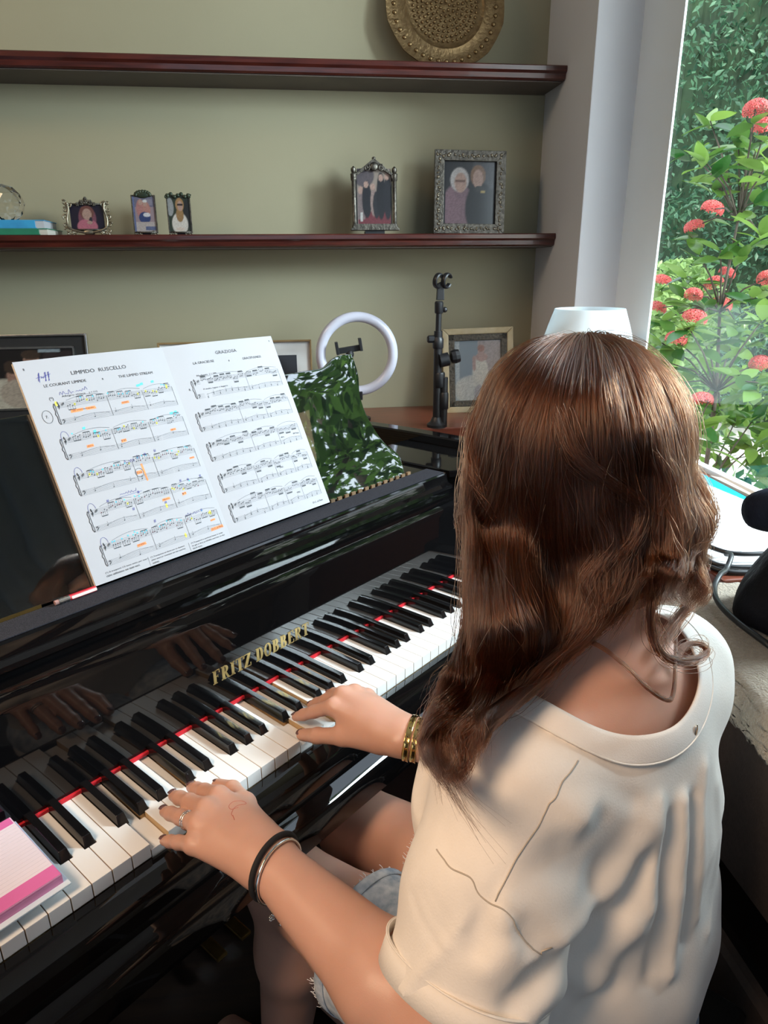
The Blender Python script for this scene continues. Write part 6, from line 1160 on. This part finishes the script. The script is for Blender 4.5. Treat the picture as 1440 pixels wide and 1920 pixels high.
def guide(s):
    i = np.clip(np.floor(s).astype(int), 0, NG-2); u = (s-i)[:, None, None]; p0 = GU[np.maximum(i-1, 0)]; p1 = GU[i]; p2 = GU[i+1]; p3 = GU[np.minimum(i+2, NG-1)]
    return 0.5*((2*p1)+(-p0+p2)*u+(2*p0-5*p1+4*p2-p3)*u**2+(-p0+3*p1-3*p2+p3)*u**3)
T_ = np.linspace(0, 1, HN)
def wave(s, t, sd):                                   # smooth wander shared by neighbouring strands
    r = np.random.RandomState(sd); o = 0
    for k in range(6): o = o+np.sin(s*r.uniform(1.5, 9)+t*r.uniform(3, 11)+r.uniform(0, 6))*r.uniform(.4, 1)
    return o/6
def strands(n, sd, depth, frizz, wav, t_end=(.80, 1.06), root=.35, out=0.0):
    r = np.random.RandomState(sd); s = r.rand(n)*(NG-1-.001); P = guide(s)
    cl = np.round(s*7+r.randn(n)*.3)/7; Q = guide(np.clip(cl, 0, NG-1.001)); k = (np.clip(T_-.25, 0, 1)*.95)[None, :, None]*(r.rand(n)**.5)[:, None, None]; P = P*(1-k)+Q*k      # clumping towards the tips
    ax = axis_pt(P); nr = P-ax; nr /= np.linalg.norm(nr, axis=2, keepdims=True)+1e-9; tg = np.gradient(P, axis=1); tg /= np.linalg.norm(tg, axis=2, keepdims=True)+1e-9; sd_ = np.cross(nr, tg)
    dp = (r.rand(n)**1.3)[:, None]*depth*(.35+.65*np.sin(np.pi*np.clip(T_*.9+.05, 0, 1)))[None]
    env = (np.clip(T_-.18, 0, 1)**1.2)[None]; S = s[:, None]; C2 = cl[:, None]
    lat = (wave(C2*3, T_[None]*1.6, 5)*.018+wave(C2*9, T_[None]*2.2, 6)*.013)*env*wav+r.randn(n, 1)*.0022
    rad = -dp+wave(C2*5, T_[None]*1.8, 8)*.015*env*wav+out
    ph = r.rand(n, 1)*6.28; f = r.uniform(5, 22, (n, 1)); amp = np.abs(r.randn(n, 1))*frizz*(.15+T_[None])
    lat = lat+amp*np.sin(f*T_[None]+ph); rad = rad+amp*.6*np.cos(f*T_[None]+ph*1.7)
    P = P+nr*rad[..., None]+sd_*lat[..., None]
    t0 = r.rand(n)**2.2*root; t1 = r.uniform(*t_end, n); tt = t0[:, None]+(t1-t0)[:, None]*T_[None]; x = np.clip(tt, 0, 1.0)*(HN-1); i = np.clip(x.astype(int), 0, HN-2); u = (tt*(HN-1)-i)[..., None]
    a = np.take_along_axis(P, i[..., None].repeat(3, 2), 1); b = np.take_along_axis(P, (i+1)[..., None].repeat(3, 2), 1); O = a+(b-a)*u
    ax = axis_pt(O); d = O-ax; l = np.linalg.norm(d, axis=2, keepdims=True); e = (np.exp(-T_*9)*np.clip(t0*8, 0, 1)[:, None])[..., None]; return O-d/l*e*.018
def lock(pts, n, spread, sd, frizz=.001):
    r = np.random.RandomState(sd); g = catmull(pts, HN); o = r.randn(n, 1, 3)*spread*(1-.45*T_)[None, :, None]; w_ = np.sin(T_[None, :, None]*r.uniform(4, 12, (n, 1, 1))+r.rand(n, 1, 3)*6)*frizz
    return g[None]+o+w_
sets = [strands(17500, 1, .020, .0012, 1.1, (.72, 1.04)), strands(8000, 2, .007, .0024, 1.35, (.7, 1.06)), strands(900, 3, .002, .009, 1.3, (.5, 1.03), .6, .004)]
sets += [lock(LOCKS[0], 110, .0016, 11), lock(LOCKS[0], 20, .004, 12, .003), lock(LOCKS[1], 45, .0009, 13, .0008), lock(LOCKS[2], 140, .0035, 14, .002), lock(LOCKS[3], 160, .005, 15, .003)]+[lock(g, 170, .0042, 20+i, .0025) for i, g in enumerate(LOCKS[4:])]
PP = np.concatenate(sets); n = len(PP)
hc = bpy.data.hair_curves.new('hair'); hc.add_curves([HN]*n); hc.attributes['position'].data.foreach_set('vector', PP.astype(np.float32).ravel())
ra = hc.attributes.get('radius') or hc.attributes.new('radius', 'FLOAT', 'POINT'); ra.data.foreach_set('value', np.tile(np.interp(T_, [0, .1, .8, 1], [.00012, .00021, .00017, .00004]), n).astype(np.float32))
hc.materials.append(M_hair); ho = bpy.data.objects.new('hair', hc); COL.objects.link(ho); ho.parent = person; ho['label'] = 'long wavy brown hair falling over the left shoulder'
# dense inner mass under the strands
s = np.linspace(0, NG-1.001, 90); P = guide(s)[:, :27]; ax = axis_pt(P); d = P-ax; l = np.linalg.norm(d, axis=2, keepdims=True); P = P-d/l*np.minimum(.016, l*.5)
i = (np.arange(89)[:, None]*27+np.arange(26)).ravel()
mesh_np('hair_mass', P.reshape(-1, 3), np.stack([i, i+1, i+28, i+27], 1), mat('dark_brown_hair_mass', (0.012, 0.005, 0.003), 0.6, noise=(40, (0.022, 0.009, 0.005)), stretch=(1, 1, .1)), person, True)
